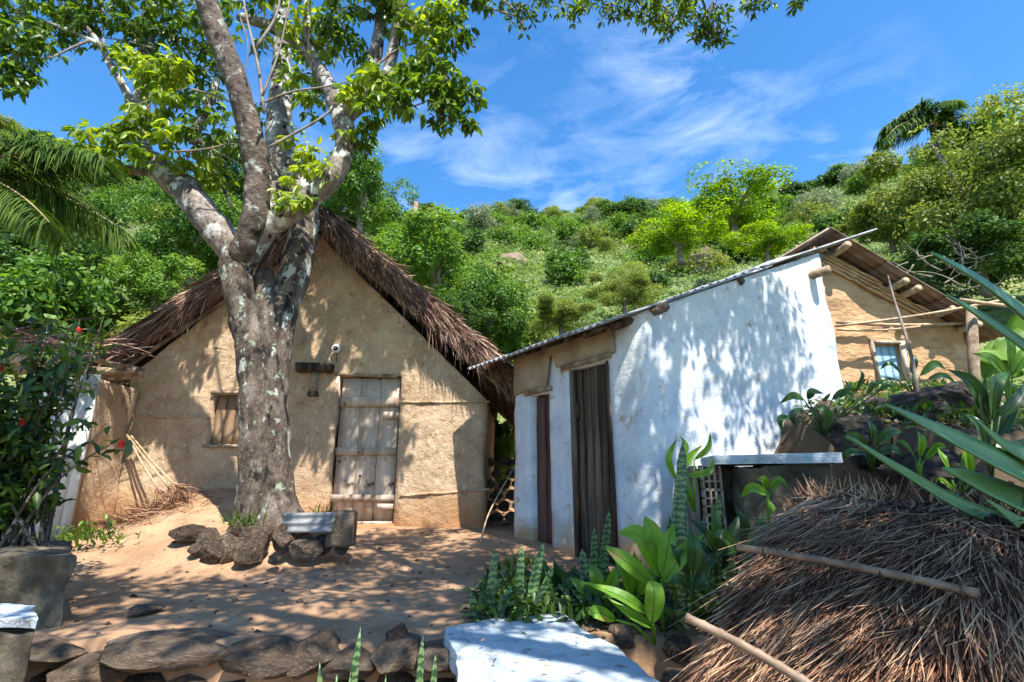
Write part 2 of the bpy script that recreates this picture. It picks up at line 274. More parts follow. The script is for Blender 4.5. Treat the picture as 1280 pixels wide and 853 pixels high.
mt['black'] = M('black_lamp', [(.3, (.02, .02, .02)), (.7, (.03, .03, .03))], 6, 2, 0, .3)
mt['porcelain'] = M('porcelain', [(.3, (.65, .65, .63)), (.7, (.75, .75, .72))], 6, 2, 0, .3)
mt['iron'] = M('rusty_iron', [(.3, (.03, .02, .015)), (.7, (.12, .06, .035))], 30, 5, .3, .8)
mt['brickhole'] = M('hollow_brick', [(.3, (.25, .18, .13)), (.7, (.45, .36, .28))], 9, 6, .4, .9)
def snake():
    def f(t, c, mpn, col, b):
        N = t.nodes.new; l = t.links.new
        wv = N('ShaderNodeTexWave'); wv.bands_direction = 'Z'; wv.inputs['Scale'].default_value = 9; wv.inputs['Distortion'].default_value = 7; wv.inputs['Detail'].default_value = 3; wv.inputs['Detail Scale'].default_value = 3
        l(c.outputs['Object'], wv.inputs[0]); m_ = N('ShaderNodeMapRange'); m_.inputs['From Min'].default_value = .35; m_.inputs['From Max'].default_value = .7; l(wv.outputs[1], m_.inputs[0])
        x = N('ShaderNodeMixRGB'); l(m_.outputs[0], x.inputs[0]); l(col, x.inputs[1]); x.inputs[2].default_value = (.15, .24, .09, 1); return x.outputs[0]
    return f
mt['snake'] = M('snake_leaf', [(.3, (.018, .055, .025)), (.7, (.04, .10, .035))], 3, 3, 0, .4, trans=.12, extra=snake(), spec=.5)
mt['broad'] = M('broad_leaf', [(.3, (.08, .20, .015)), (.7, (.20, .38, .03))], 9, 8, .3, .48, extra=masked((.32, .26, .06), 7, .64, .70), trans=.38, objr=.3, spec=.5, bscale=25, bdist=.01)
mt['broaddk'] = M('broad_leaf_dark', [(.3, (.015, .05, .012)), (.7, (.05, .12, .02))], 5, 3, .15, .38, trans=.3, objr=.3, spec=.5, bscale=25, bdist=.01)
mt['agave'] = M('agave_leaf', [(.3, (.06, .17, .065)), (.7, (.14, .30, .11))], 3, 4, .1, .42, trans=.15, spec=.5, stretch=(1, 1, 1))
mt['banana'] = M('banana_leaf', [(.3, (.10, .22, .02)), (.7, (.20, .34, .04))], 4, 3, .2, .45, trans=.45, bscale=30)

# ------------------------------------------------------------------ terrain
sk = [(-260, 100), (-100, 125), (0, 150), (60, 168), (130, 195), (200, 225), (300, 250), (430, 268), (500, 272), (560, 264), (600, 262), (680, 262), (740, 258), (800, 256), (870, 256), (930, 250), (1000, 232), (1080, 215), (1180, 205), (1300, 195), (1500, 190)]
SA, ST = [], []
for u_, v_ in sk:
    r_ = ray(u_, v_); SA.append(math.atan2(r_[0], r_[1])); ST.append(r_[2]/math.hypot(r_[0], r_[1]))
SA = [-3.2, -1.6]+SA+[1.4, 3.2]; ST = [.05, .35]+ST+[.35, .05]
RR = 82.0
def hill_z(X, Y):
    r = np.hypot(X, Y); az = np.arctan2(X, Y); T = np.interp(az, SA, ST)
    top = .8+T*RR-1.2
    z = top*np.clip((r-9.5)/(RR-9.5), -1, 1)
    z = np.where(r > RR, top-(r-RR)*.12, z)
    back = sm(1.15, 1.7, np.abs(az)); return np.where(r < 9.5, -1.0, z*(1-back)-.9*back)
def near_z(X, Y):
    yard = .2*sm(4.3, 7, Y)+.50*np.exp(-((X+3.75)/.9)**2-((Y-6.9)/1.0)**2)+.20*np.exp(-((X+2.7)/.75)**4-((Y-5.5)/.55)**4)
    edge = 2.96+.05*np.sin(X*2.1+1)
    yard = yard-.78*sm(edge, edge-.12, Y)
    bx = 1.85+.25*sm(4.0, 3.2, Y)
    y0 = 4.8-1.45*sm(2.7, 3.1, X)
    b = sm(bx-.12, bx+.2, X)*sm(y0, y0+.5, Y)*(1.02+.42*np.clip(X-1.9, 0, 3))
    b = np.clip(b, 0, np.maximum(.48+.185*Y, 0))
    far = np.minimum(2.0, .48+.19*Y)*sm(3.4, 5.2, X)*sm(4.2, 7.2, Y)
    return np.where(far > .02, np.maximum(yard+b*.98, far), yard+b*.98)
def ground_z(X, Y): return np.maximum(near_z(X, Y), hill_z(X, Y))
def gz(x, y): return float(ground_z(np.array(float(x)), np.array(float(y))))
def gridmesh(name, xs, ys, zf, mat, namp, drop=0):
    Xg, Yg = np.meshgrid(xs, ys); Z = zf(Xg, Yg)-drop
    V = np.stack([Xg, Yg, Z], -1).reshape(-1, 3)
    V[:, 2] += np.array([namp*nz(p, .9)+namp*.5*nz(p, 2.7, 3)+namp*.22*nz(p, 8, 9) for p in V])
    n = len(xs); i = np.arange(len(ys)-1)[:, None]*n+np.arange(n-1)[None, :]; i = i.ravel()
    m = MB(); m.add(V, np.stack([i, i+1, i+n+1, i+n], 1)); o = m.build(name, mat, smooth=True); o['kind'] = 'structure'; return o
gridmesh('dirt_yard', np.linspace(-8, 8, 260), np.concatenate([np.linspace(-3.5, 2.6, 30), np.linspace(2.65, 7.2, 150), np.linspace(7.3, 11.5, 40)]), ground_z, mt['dirt'], .035)
az = np.linspace(-math.pi, math.pi, 201); rr = np.concatenate([np.linspace(.5, 12, 18), np.linspace(13, 90, 70), np.geomspace(95, 900, 14)])
Xh = (rr[:, None]*np.sin(az)[None, :]); Yh = rr[:, None]*np.cos(az)[None, :]
Zh = ground_z(Xh, Yh); inn = (np.abs(Xh) < 8.1) & (Yh < 11.6) & (Yh > -3.6); Zh = np.where(inn, Zh-.35, Zh)
Vh = np.stack([Xh, Yh, Zh], -1).reshape(-1, 3)
amp = np.clip((np.hypot(Vh[:, 0], Vh[:, 1])-10)/30, 0, 1)
Vh[:, 2] += amp*np.array([1.6*nz(p, .07)+.6*nz(p, .2, 4)+.2*nz(p, .6, 8) for p in Vh])
def hz(x, y):
    p = (x, y, gz(x, y)); a = min(1, max(0, (math.hypot(x, y)-10)/30)); return p[2]+a*(1.6*nz(p, .07)+.6*nz(p, .2, 4))
i = (np.arange(len(rr)-1)[:, None]*201+np.arange(200)[None, :]).ravel()
m = MB(); m.add(Vh, np.stack([i, i+201, i+202, i+1], 1)); o = m.build('hillside', mt['hill'], smooth=True); o['kind'] = 'structure'

# ------------------------------------------------------------------ walls
def wall_path(path, s_extra, zs, top, holes, amp, seed=0, bot=None, step=.07, nsc=3.0):
    """a wall surface along a plan path, cut at the given openings (s0, s1, z0, z1)"""
    path = np.asarray(path, float); seg = np.linalg.norm(np.diff(path, axis=0), axis=1); cum = np.concatenate([[0], np.cumsum(seg)])
    ss = list(np.arange(0, cum[-1], step))+[cum[-1]]
    for h in holes: ss = [q for q in ss if min(abs(q-h[0]), abs(q-h[1])) > step*.4]+[h[0], h[1]]
    ss = np.array(sorted(set(ss+list(s_extra)))); zz = list(np.arange(zs[0], zs[1], step))+[zs[1]]
    for h in holes: zz = [q for q in zz if min(abs(q-h[2]), abs(q-h[3])) > step*.4]+[h[2], h[3]]
    zz = np.array(sorted(set(zz)))
    X = np.interp(ss, cum, path[:, 0]); Y = np.interp(ss, cum, path[:, 1])
    tx = np.gradient(X, ss); ty = np.gradient(Y, ss); nx, ny = ty, -tx; q = np.hypot(nx, ny); nx /= q; ny /= q
    V = []; T = [top(s_, X[k], Y[k]) for k, s_ in enumerate(ss)]
    for j, z in enumerate(zz):
        for k, s_ in enumerate(ss):
            z_ = min(z, T[k]); p = (X[k], Y[k], z_)
            near = min([1.0]+[max(abs(max(h[0]-s_, s_-h[1], 0)), abs(max(h[2]-z_, z_-h[3], 0)))/.12 for h in holes])
            d = amp*(nz(p, nsc*.3, seed)*1.4+.6*nz(p, nsc, seed+3)+.25*nz(p, nsc*3, seed+7))*(.25+.75*near)
            V.append((X[k]+nx[k]*d, Y[k]+ny[k]*d, z_))
    n = len(ss); Fq = []
    for j in range(len(zz)-1):
        for k in range(n-1):
            if zz[j] >= T[k]-1e-6 and zz[j] >= T[k+1]-1e-6: continue
            c = (.5*(ss[k]+ss[k+1]), .5*(zz[j]+zz[j+1]))
            if any(h[0] < c[0] < h[1] and h[2] < c[1] < h[3] for h in holes): continue
            Fq.append([j*n+k, j*n+k+1, (j+1)*n+k+1, (j+1)*n+k])
    mb = MB(); mb.add(V, Fq); return mb
def solid(o, th):
    s_ = o.modifiers.new('thick', 'SOLIDIFY'); s_.thickness = th; s_.offset = -1 if True else 1; return o
def plank(parent, name, c, size, mat, rz=0, ry=0, jit=.004, nsub=5):
    """a board standing up: size = (width, thickness, height), with worn uneven edges"""
    mb = MB(); w_, t_, h_ = size; V = []
    for k in range(nsub+1):
        z = -h_/2+h_*k/nsub
        for sx_, sy_ in ((-1, -1), (1, -1), (1, 1), (-1, 1)):
            V.append((sx_*w_/2+rng.uniform(-jit, jit), sy_*t_/2+rng.uniform(-jit, jit)*.3, z+(rng.uniform(-jit, jit)*2 if k in (0, nsub) else 0)))
    Fq = [[k*4+a, k*4+(a+1) % 4, (k+1)*4+(a+1) % 4, (k+1)*4+a] for k in range(nsub) for a in range(4)]
    Fq += [[3, 2, 1, 0], [nsub*4+a for a in range(4)]]
    mb.add(V, Fq); m_ = mb.mesh(name, mat); o = inst(name, m_, parent, c, (0, ry, rz)); return o
rv = []
def rockmesh(k, sub=3, amp=.28):
    import bmesh
    bm = bmesh.new(); bmesh.ops.create_icosphere(bm, subdivisions=sub, radius=1)
    cuts = rdir(16)*1.0
    for v in bm.verts:
        p = np.array(v.co)
        for c in cuts:
            d = np.dot(p, c)
            if d > .66: p = p-c*(d-.66)*1.0
        p = p*(1+amp*.6*nz(p, 1.1, k*7.3)+amp*.2*nz(p, 3, k*3.1)+amp*.14*nz(p, 9, k)+amp*.07*nz(p, 20, k)); v.co = p
    me = bpy.data.meshes.new('stone'); bm.to_mesh(me); bm.free()
    for q in me.polygons: q.use_smooth = True
    me.set_sharp_from_angle(angle=R(26))
    return me
def rocks(mat, n=6, sub=3, amp=.28):
    out = []
    for k in range(n): me = rockmesh(k+len(rv)*9, sub, amp); me.materials.append(mt[mat]); out.append(me)
    rv.append(1); return out
RK = rocks('stone', 7, 4, .22); RF = rocks('flatstone', 5, 4, .2); RD = rocks('darkrock', 4, 5, .35)

# =================================================================== THATCHED HUT
YW = 7.0
hb = P(380, 660, YW)
hut = empty('thatched_hut', (hb[0], YW, .2), 'mud-walled hut with a shaggy thatched gable roof and plank door, behind the big tree', 'hut')
pL = P(163, 470, YW); pK = P(397, 292, YW); pR = P(609, 500, YW)
xL, xR = pL[0], pR[0]
def hut_top(s, x, y):
    if x < pK[0]: return pL[2]+(x-pL[0])/(pK[0]-pL[0])*(pK[2]-pL[2])
    return pR[2]+(x-pR[0])/(pK[0]-pR[0])*(pK[2]-pR[2])
dl, dr = P(416, 560, YW)[0], P(497, 560, YW)[0]; dt = P(455, 469, YW)[2]; db = P(455, 655, YW)[2]
wl, wr = P(264, 520, YW)[0], P(305, 520, YW)[0]; wt = P(284, 493, YW)[2]; wb = P(284, 556, YW)[2]
hp = [(xL, YW), (xR-.05, YW), (xR, YW+.05), (xR, YW+4.6)]
mb = wall_path(hp, [], (-.2, 5.2), lambda s, x, y: hut_top(s, x, y), [(dl-xL, dr-xL, -.2, dt), (wl-xL, wr-xL, wb, wt)], .045, 2)
o = solid(mb.build('wall', mt['adobe'], hut, smooth=True), .24)
m = MB(); m.box((xL+.12, YW+2.4, pL[2]/2), (.24, 4.4, pL[2]+.2)); m.box(((xL+xR)/2, YW+4.7, 1.4), (xR-xL, .2, 3.0)); m.build('rear_wall', mt['adobe'], hut)
# the step under the door
m = MB(); m.box(((dl+dr)/2, YW+.1, db/2-.06), (dr-dl+.02, .3, db+.1), jit=.01); m.build('doorstep', mt['adobe'], hut)
# a raised band of mud and a pole let into the wall
for (a, b_, r_) in [((500, 503), (612, 502), .018), ((500, 620), (612, 612), .02), ((165, 520), (262, 522), .012)]:
    m = MB(); p0 = P(*a, YW-.02); p1 = P(*b_, YW-.02); m.tube([p0+(p1-p0)*t+np.array([0, 0, .02*nz((t*5, r_*99, 0))]) for t in np.linspace(0, 1, 10)], r_, 6, rough=.3); m.build('wall_ridge', mt['adobe'], hut, smooth=True)
# door: three wide boards, battens, frame
door = sub(MB().build('door', None, hut)) if False else None
m = MB(); m.box(((dl+dr)/2, YW+.16, (db+dt)/2), (dr-dl-.02, .02, dt-db-.02)); door = sub(m.build('door', mt['darkwood'], hut))
bw = (dr-dl-.06)/3
for k in range(3):
    plank(door, 'plank', ((dl+.03+bw*(k+.5)), YW+.10+.004*k, (db+dt)/2), (bw-.006, .03, dt-db-.05), mt['oldwood'], jit=.003)
for k, (v_, x0, x1, h_) in enumerate([(502, 0, 1, .13), (564, 0, 1, .10), (623, 0, 1, .09), (519, .74, 1, .1), (634, .74, 1, .08), (655, .35, 1, .05)]):
    z_ = P(455, v_, YW)[2]; W_ = dr-dl-.04
    mb = MB(); mb.box((dl+.02+W_*(x0+x1)/2, YW+.055, z_), (W_*(x1-x0), .028, h_), jit=.003); mb.build('batten', mt['oldwood'], door)
for (u_, v_) in [(448, 566), (450, 595), (424, 577)]:
    q = P(u_, v_, YW+.05); m = MB(); m.tube([q+np.array([0, -.02, 0]), q+np.array([0, .03, 0])], .014, 8); m.build('door_knob', mt['iron'], door)
m = MB(); m.tube([P(497, 472, YW+.02)+np.array([0, 0, .02]), P(410, 468, YW+.02)], .03, 7, rough=.2); m.build('lintel', mt['log'], hut, smooth=True)
for x_ in (dl-.02, dr+.02):
    m = MB(); m.box((x_, YW+.05, (db+dt)/2), (.04, .09, dt-db), jit=.004); m.build('door_jamb', mt['oldwood'], hut)
# window shutter
m = MB(); m.box(((wl+wr)/2, YW+.15, (wb+wt)/2), (wr-wl-.01, .02, wt-wb-.01)); shut = sub(m.build('shutter', mt['darkwood'], hut))
for k in range(3):
    bw = (wr-wl-.02)/3; plank(shut, 'plank', (wl+.01+bw*(k+.5), YW+.08, (wb+wt)/2), (bw-.014, .025, wt-wb-.03), mt['shutter'], jit=.003)
m = MB(); m.box(((wl+wr)/2, YW-.005, wb-.02), (wr-wl+.1, .07, .035), jit=.006); m.build('window_sill', mt['oldwood'], hut)
m = MB(); m.box(((wl+wr)/2+.02, YW+.0, wt+.02), (wr-wl+.1, .09, .04), jit=.006); m.build('window_lintel', mt['log'], hut)
# bracket of wood beside the door and the round lamp above it
q = P(394, 459, YW); a0 = P(373, 458, YW-.06); a1 = P(415, 463, YW-.06)
m = MB(); m.box((a0+a1)/2, (a1[0]-a0[0], .2, .11), jit=.012); br = sub(m.build('wall_bracket', mt['darkwood'], hut))
q = P(392, 480, YW-.03); m = MB(); m.box(q, (.10, .08, .30), jit=.008); m.build('upright', mt['log'], br)
q = P(392, 493, YW-.03); m = MB(); m.box(q, (.13, .1, .06), jit=.008); m.build('peg', mt['darkwood'], br)
q = P(420, 436, YW-.05); m = MB(); ln = None
m.tube([q+np.array([0, .05, 0]), q+np.array([0, .0, 0]), q+np.array([0, -.015, 0])], [.045, .065, .05], 18); la = sub(m.build('wall_lamp', mt['porcelain'], hut, smooth=True))
m = MB(); m.tube([q+np.array([0, -.014, 0]), q+np.array([0, -.05, 0])], [.035, .028], 14); m.build('lamp_socket', mt['black'], la, smooth=True)
m = MB(); m.tube([q+np.array([0, -.045, 0]), q+np.array([0, -.07, 0])], [.014, .012], 10); m.build('lamp_cap', mt['porcelain'], la, smooth=True)
m = MB(); m.tube([q+np.array([.005, .03, -.05]), q+np.array([.01, .04, -.2])], .006, 5); m.build('wire', mt['iron'], la)
# roof: dark base slabs, poles, then the straw
YO = YW-.25; YB = YW+5.0
kk = P(400, 262, YO); rr1 = P(652, 478, YO); ll1 = P(112, 452, YO)
ridge = np.array([kk[0], 0, kk[2]]); rend = np.array([rr1[0], 0, rr1[2]]); lend = np.array([ll1[0], 0, ll1[2]])
def slabroof(a, b_, th, y0, y1):
    m = MB(); d = U(b_-a); n = np.array([-d[2], 0, d[0]]); n = n if n[2] > 0 else -n; V = []
    for y in (y0, y1):
        for p in (a, b_):
            for k in (0, -th): q = p+n*k; V.append((q[0], y, q[2]))
    m.add(V, [[0, 2, 3, 1], [4, 5, 7, 6], [0, 4, 6, 2], [1, 3, 7, 5], [0, 1, 5, 4], [2, 6, 7, 3]]); return m
for a, b_ in ((ridge, rend), (ridge, lend)):
    slabroof(a-np.array([0, 0, .04]), b_, .10, YO+.12, YB).build('roof_bed', mt['thatchbase'], hut)
th = MB()
def straw(mb, p0, d0, ln, wd, sag=.35, segs=4, side=None, back=None):
    """many thin bent ribbons at once: p0 roots, d0 directions"""
    n = len(p0); d0 = U(d0); ln = np.broadcast_to(ln, (n,)); wd = np.broadcast_to(wd, (n,)); t = np.linspace(0, 1, segs+1)
    sd = U(np.cross(d0, rdir(n))+1e-6); bend = rng.normal(size=(n, 3))*.12
    V = p0[:, None, :]+d0[:, None, :]*(t[None, :, None]*ln[:, None, None])+(np.array([0, 0, -1.])*sag+bend[:, None, :])*(t[None, :, None]**2)*ln[:, None, None]
    wv = wd[:, None, None]*(1-.75*t[None, :, None]**2)*.5
    Lf = V-sd[:, None, :]*wv; Rt = V+sd[:, None, :]*wv
    A = np.stack([Lf, Rt], 2).reshape(n, -1, 3); k = 2*(segs+1)
    base = (np.arange(n)*k)[:, None, None]+(np.arange(segs)*2)[None, :, None]+np.array([0, 1, 3, 2])[None, None, :]
    mb.add(A.reshape(-1, 3), base.reshape(-1, 4))
for a, b_, N_ in ((ridge, rend, 11000), (ridge, lend, 10000)):
    d = U(b_-a); ln_ = np.linalg.norm(b_-a); n = np.array([-d[2], 0, d[0]]); n = n if n[2] > 0 else -n
    t = rng.uniform(-.04, 1, N_)**.95*ln_; t = np.nan_to_num(t, nan=.02)
    thk = rng.uniform(-.11, .04, N_)+.05*np.array([nz((q*3, 0, ln_), 1) for q in t]); yy = YO+np.abs(rng.normal(0, .09, N_))
    p = a+d*t[:, None]+n*thk[:, None]; p[:, 1] = yy
    dd = d*1.0+np.array([0, -.12, -.22])+rng.normal(size=(N_, 3))*.12; dd[:, 1] -= .2*rng.uniform(0, 1, N_)
    straw(th, p, dd, rng.uniform(.16, .42, N_), rng.uniform(.007, .018, N_), .2)
    # loose tufts hanging down the front, bunched here and there
    nt_ = 16; ct = rng.uniform(0, ln_, nt_); amt = rng.uniform(.3, 1, nt_)
    tt = np.repeat(ct, 46)+rng.normal(0, .07, nt_*46); p = a+d*tt[:, None]+n*rng.uniform(-.12, .03, nt_*46)[:, None]; p[:, 1] = YO+rng.uniform(-.05, .06, nt_*46)
    dd = d*.55+np.array([0, -.1, -.8])+rng.normal(size=(nt_*46, 3))*.18
    straw(th, p, dd, rng.uniform(.15, .5, nt_*46)*np.repeat(amt, 46), rng.uniform(.007, .016, nt_*46), .5)
    # the slope itself
    N2 = 9000; t = rng.uniform(-.02, 1, N2)*ln_; p = a+d*t[:, None]+n*rng.uniform(-.02, .08, N2)[:, None]; p[:, 1] = YO+rng.uniform(0, 1, N2)**1.5*(YB-YO)
    straw(th, p, d+rng.normal(size=(N2, 3))*.13, rng.uniform(.3, .7, N2), rng.uniform(.012, .03, N2), .1)
    # eave fringe
    N3 = 2600; p = b_+d*rng.uniform(-.3, .0, N3)[:, None]+n*rng.uniform(-.12, .06, N3)[:, None]; p[:, 1] = YO+rng.uniform(0, 1, N3)**1.6*(YB-YO)
    straw(th, p, d+np.array([0, -.1, -.25])+rng.normal(size=(N3, 3))*.2, rng.uniform(.12, .28, N3), rng.uniform(.008, .018, N3), .35)
o = th.build('thatch', mt['thatch'], hut); o['kind'] = 'stuff'
for a, b_ in ((ridge, rend), (ridge, lend)):
    for (f0, f1, dz, dy, r_) in [(0, 1.0, -.19, .16, .03), (0, .98, -.27, .26, .035)]:
        p0 = a+(b_-a)*f0; p1 = a+(b_-a)*f1; m = MB(); p0 = np.array([p0[0], YO+dy, p0[2]+dz]); p1 = np.array([p1[0], YO+dy, p1[2]+dz]); m.tube([p0+(p1-p0)*t for t in np.linspace(0, 1, 7)], r_, 7, rough=.2); m.build('rafter', mt['log'], hut, smooth=True)
for (u_, v_) in [(521, 380), (497, 372), (565, 424), (450, 330), (210, 410)]:
    q = P(u_, v_, YO+.1); m = MB(); m.tube([q, q+np.array([0, .9, 0])], .032, 9); m.build('purlin', mt['bamboo'], hut, smooth=True)

# ---- lean-to at the left end of the hut
lt0 = P(105, 665, 6.35); lt = empty('lean_to', (lt0[0], 6.35, .2), 'lean-to with mud wall, pale upright boards and loose pole roof left of the hut', 'lean-to')
c0 = P(160, 560, 6.98)[:2]; c1 = P(106, 560, 6.2)[:2]
zt = P(106, 474, 6.2)[2]
mb = wall_path([c1, c0], [], (-.2, zt), lambda s, x, y: zt+.05, [], .05, 9); solid(mb.build('wall', mt['adobe'], lt, smooth=True), .2)
for k in range(5):
    u_ = 98-14*k; q = P(u_, 570, 6.18-.03*k); hgt = zt+.1
    mb = MB(); mb.box((0, 0, 0), (.135, .03, hgt), jit=.006); me = mb.mesh('board', mt['tin']); inst('board', me, lt, (q[0], q[1], hgt/2-.05), (0, R(-1+2*math.sin(k*9)), R(10)))
for k, (a, b_, Y0, Y1, r_) in enumerate([((-60, 462), (172, 464), 5.6, 6.5, .05), ((-40, 452), (105, 448), 5.2, 5.6, .07), ((60, 470), (180, 468), 6.1, 6.6, .045), ((95, 444), (178, 464), 5.7, 6.7, .035), ((20, 475), (165, 472), 5.9, 6.7, .03), ((-20, 440), (60, 430), 5.3, 6.2, .05)]):
    p0 = P(*a, Y0); p1 = P(*b_, Y1); m = MB(); m.tube([p0+(p1-p0)*t+np.array([0, 0, .03*nz((t*3, k, 1))]) for t in np.linspace(0, 1, 8)], r_, 8, rough=.25); m.build('roof_pole', mt['log'], lt, smooth=True)
m = MB(); N_ = 420; p = P(30, 428, 6)+rng.normal(size=(N_, 3))*np.array([.55, .35, .05]); straw(m, p, rng.normal(size=(N_, 3))*np.array([1, .5, .1])+np.array([.6, -.2, 0]), rng.uniform(.2, .5, N_), .018, .15); o = m.build('roof_straw', mt['thatch'], lt); o['kind'] = 'stuff'

# =================================================================== WHITEWASHED HOUSE
Cc = np.array([1.16, 4.6]); fd = U(np.array([-.56, .83])); rd = U(np.array([.93, .37])); fnrm = np.array([.83, .56])
Qe = Cc-U(fnrm)*.36; kslope = .419
def roof_z(x, y): return 2.19+kslope*np.dot(np.array([x, y])-Qe, U(fnrm))
wh = empty('whitewashed_house', (Cc[0]+1, Cc[1]+.8, 0), 'small whitewashed house with two plank doors under a sloping corrugated roof', 'house')
Fe = Cc+fd*2.0; Ee = Cc+rd*2.66
arc = [Cc+fd*.20, Cc+fd*.07+rd*.015, Cc+rd*.09, Cc+rd*.28]
S0 = 2.0
holes = [(S0-.98, S0-.38, .03, 1.95), (S0-1.68, S0-1.33, .03, 1.76)]
mb = wall_path([Fe]+arc+[Ee, Ee+np.array([-1.2, 2.6])], [], (-.15, 4.4), lambda s, x, y: roof_z(x, y)-.03, holes, .045, 31, nsc=2.4, step=.06)
o = mb.build('wall', mt['whiteface'], wh, smooth=True); solid(o, .2)
# bare strip of plaster between door heads and eave: eave shade put into its tan colour, proud of the wall
def facp(s, z, off=0): q = Fe-fd*s+(-U(fnrm))*off; return np.array([q[0], q[1], z])
m = MB(); ss = np.linspace(0, 1.72, 30); V = []; 
for s_ in ss:
    zlo = (1.80+.03*nz((s_*3, 0, 0)) if s_ < .72 else 2.0+.02*nz((s_*4, 0, 0)))
    zlo = zlo if not (.68 < s_ < .80) else 2.16
    for z in np.linspace(zlo, 2.32, 5): V.append(facp(s_, z, .028+.012*nz((s_*4, z*4, 2))))
m.add(V, [[k*5+j, (k+1)*5+j, (k+1)*5+j+1, k*5+j+1] for k in range(29) for j in range(4)]); solid(m.build('bare_plaster_shade', mt['bare'], wh, smooth=True), .03)
ang = math.atan2(-fd[1], -fd[0])
for (s0, s1, z1, mat_, n_) in ((S0-.98, S0-.38, 1.95, 'darkwood', 5), (S0-1.68, S0-1.33, 1.76, 'redwood', 2)):
    p = facp((s0+s1)/2, (z1+.03)/2, -.13); m = MB(); ca, sa = math.cos(ang), math.sin(ang); rot = [[ca, -sa, 0], [sa, ca, 0], [0, 0, 1]]
    m.box(p, (s1-s0-.02, .02, z1-.05), rot); d_ = sub(m.build('door', mt['darkwood'], wh))
    bw = (s1-s0-.02)/n_
    for k in range(n_):
        q = facp(s0+.01+bw*(k+.5), (z1+.03)/2, -.085+.012*math.sin(k*5)); plank(d_, 'plank', q, (bw-.014, .03, z1-.08), mt[mat_], rz=ang, ry=R(.6*math.sin(k*3)), jit=.007, nsub=9)
    if n_ == 5:
        q = facp(s0+.06, 1.5, -.05); m = MB(); m.box(q, (.05, .02, .16), rot); m.build('latch', mt['iron'], d_)
        for sx_ in (s0+.02, s1-.02):
            q = facp(sx_, .99, -.03); m = MB(); m.box(q, (.045, .06, 1.9), rot, jit=.006); m.build('door_jamb', mt['darkwood'], wh)
    q = facp((s0+s1)/2-.02, z1+.03, -.01); m = MB(); m.box(q, (s1-s0+.14, .10, .05), rot, jit=.008); m.build('lintel', mt['log'], wh)
# corrugated sheets
def corr_sheet(o0, du, dv, wu, lv, amp, pitch, th, nrm=np.array([0, 0, 1.]), over=.0, steps=6):
    """sheet: corrugations repeat along du, run along dv"""
    nu = int(wu/pitch*6)+1; V = []
    for side in (0, 1):
        for j in range(steps+1):
            for k in range(nu+1):
                a = wu*k/nu; b_ = lv*j/steps
                V.append(o0+du*a+dv*b_+nrm*(amp*math.sin(2*math.pi*a/pitch)-th*side+.006*nz((a*2, b_*2, o0[0]*9))))
    n = nu+1; h = n*(steps+1); Fq = []
    for j in range(steps):
        for k in range(nu):
            q = j*n+k; Fq += [[q, q+1, q+n+1, q+n], [h+q, h+q+n, h+q+n+1, h+q+1]]
    for k in range(nu): Fq += [[k, h+k, h+k+1, k+1], [steps*n+k, steps*n+k+1, h+steps*n+k+1, h+steps*n+k]]
    for j in range(steps): Fq += [[j*n, (j+1)*n, h+(j+1)*n, h+j*n], [j*n+nu, h+j*n+nu, h+(j+1)*n+nu, (j+1)*n+nu]]
    m = MB(); m.add(V, Fq); return m
du3 = np.array([fd[0], fd[1], 0]); slope = kslope*np.dot(rd, U(fnrm)); dv3 = np.array([rd[0], rd[1], slope])
for k in range(4):
    for j, (v0, v1) in enumerate(((0, 2.15), (2.0, 4.08))):
        o0 = np.array([Qe[0], Qe[1], 2.19])+du3*(.635*k)+dv3*v0+np.array([0, 0, .028*j+.007*(k % 2)])
        corr_sheet(o0, du3, dv3, .68, v1-v0, .016, .105, .007, steps=8).build('roof_sheet', mt['cement'], wh, smooth=True)
# edge batten under the verge, rafters and beam ends
for (s0, s1, off, dz, r_) in [(.2, 1.3, .18, -.08, .045), (2.2, 3.2, .16, -.09, .05), (.1, 3.9, .45, -.07, .035)]:
    a = np.array([Qe[0], Qe[1], 2.19])+dv3*s0+du3*off+np.array([0, 0, dz]); b_ = np.array([Qe[0], Qe[1], 2.19])+dv3*s1+du3*off+np.array([0, 0, dz])
    m = MB(); m.tube([a+(b_-a)*t for t in np.linspace(0, 1, 6)], r_, 7, rough=.2); m.build('rafter', mt['darkwood'], wh, smooth=True)
for (u_, v_, Y_) in [(1037, 337, 5.35), (928, 350, 5.02), (833, 383, 4.55)]:
    q = P(u_, v_, Y_); dq = np.array([fd[0], fd[1], 0]); m = MB(); m.tube([q, q+dq*.9], .055, 4); bo = sub(m.build('beam', mt['darkwood'] if u_ != 1037 else mt['log'], wh))
for k in range(5):
    a = facp(.2+.38*k, 2.30, .0); m = MB(); m.tube([a-np.append(U(fnrm), 0)*.30+np.array([0, 0, -.14]), a+np.append(U(fnrm), 0)*.3+np.array([0, 0, .12])], .022, 6); m.build('rafter', mt['darkwood'], wh)

# =================================================================== OCHRE HOUSE ON THE BANK
YH = 8.0; YV = 7.6
oh = empty('ochre_house', (6.2, YH, 2.1), 'ochre mud house with a blue window shutter on the bank at right', 'house')
pk = P(1037, 286, YV); pe = P(1262, 418, YV); pl_ = np.array([pk[0]-2.6, YV, pk[2]-1.55])
o_t = lambda s, x, y: (pk[2]-.10+(x-pk[0])*(pe[2]-pk[2])/(pe[0]-pk[0])) if x > pk[0] else pk[2]-.10+(pk[0]-x)*-.6
x0, x1 = P(1000, 400, YH)[0], P(1214, 450, YH)[0]
bl, brr = P(1094, 450, YH)[0], P(1127, 450, YH)[0]; bt, bb = P(1110, 431, YH)[2], P(1110, 477, YH)[2]
mb = wall_path([(x0, YH), (x1, YH), (x1, YH+4)], [], (1.6, 5.2), o_t, [(bl-x0, brr-x0, bb, bt)], .04, 44, nsc=5)
solid(mb.build('wall', mt['ochre'], oh, smooth=True), .2)
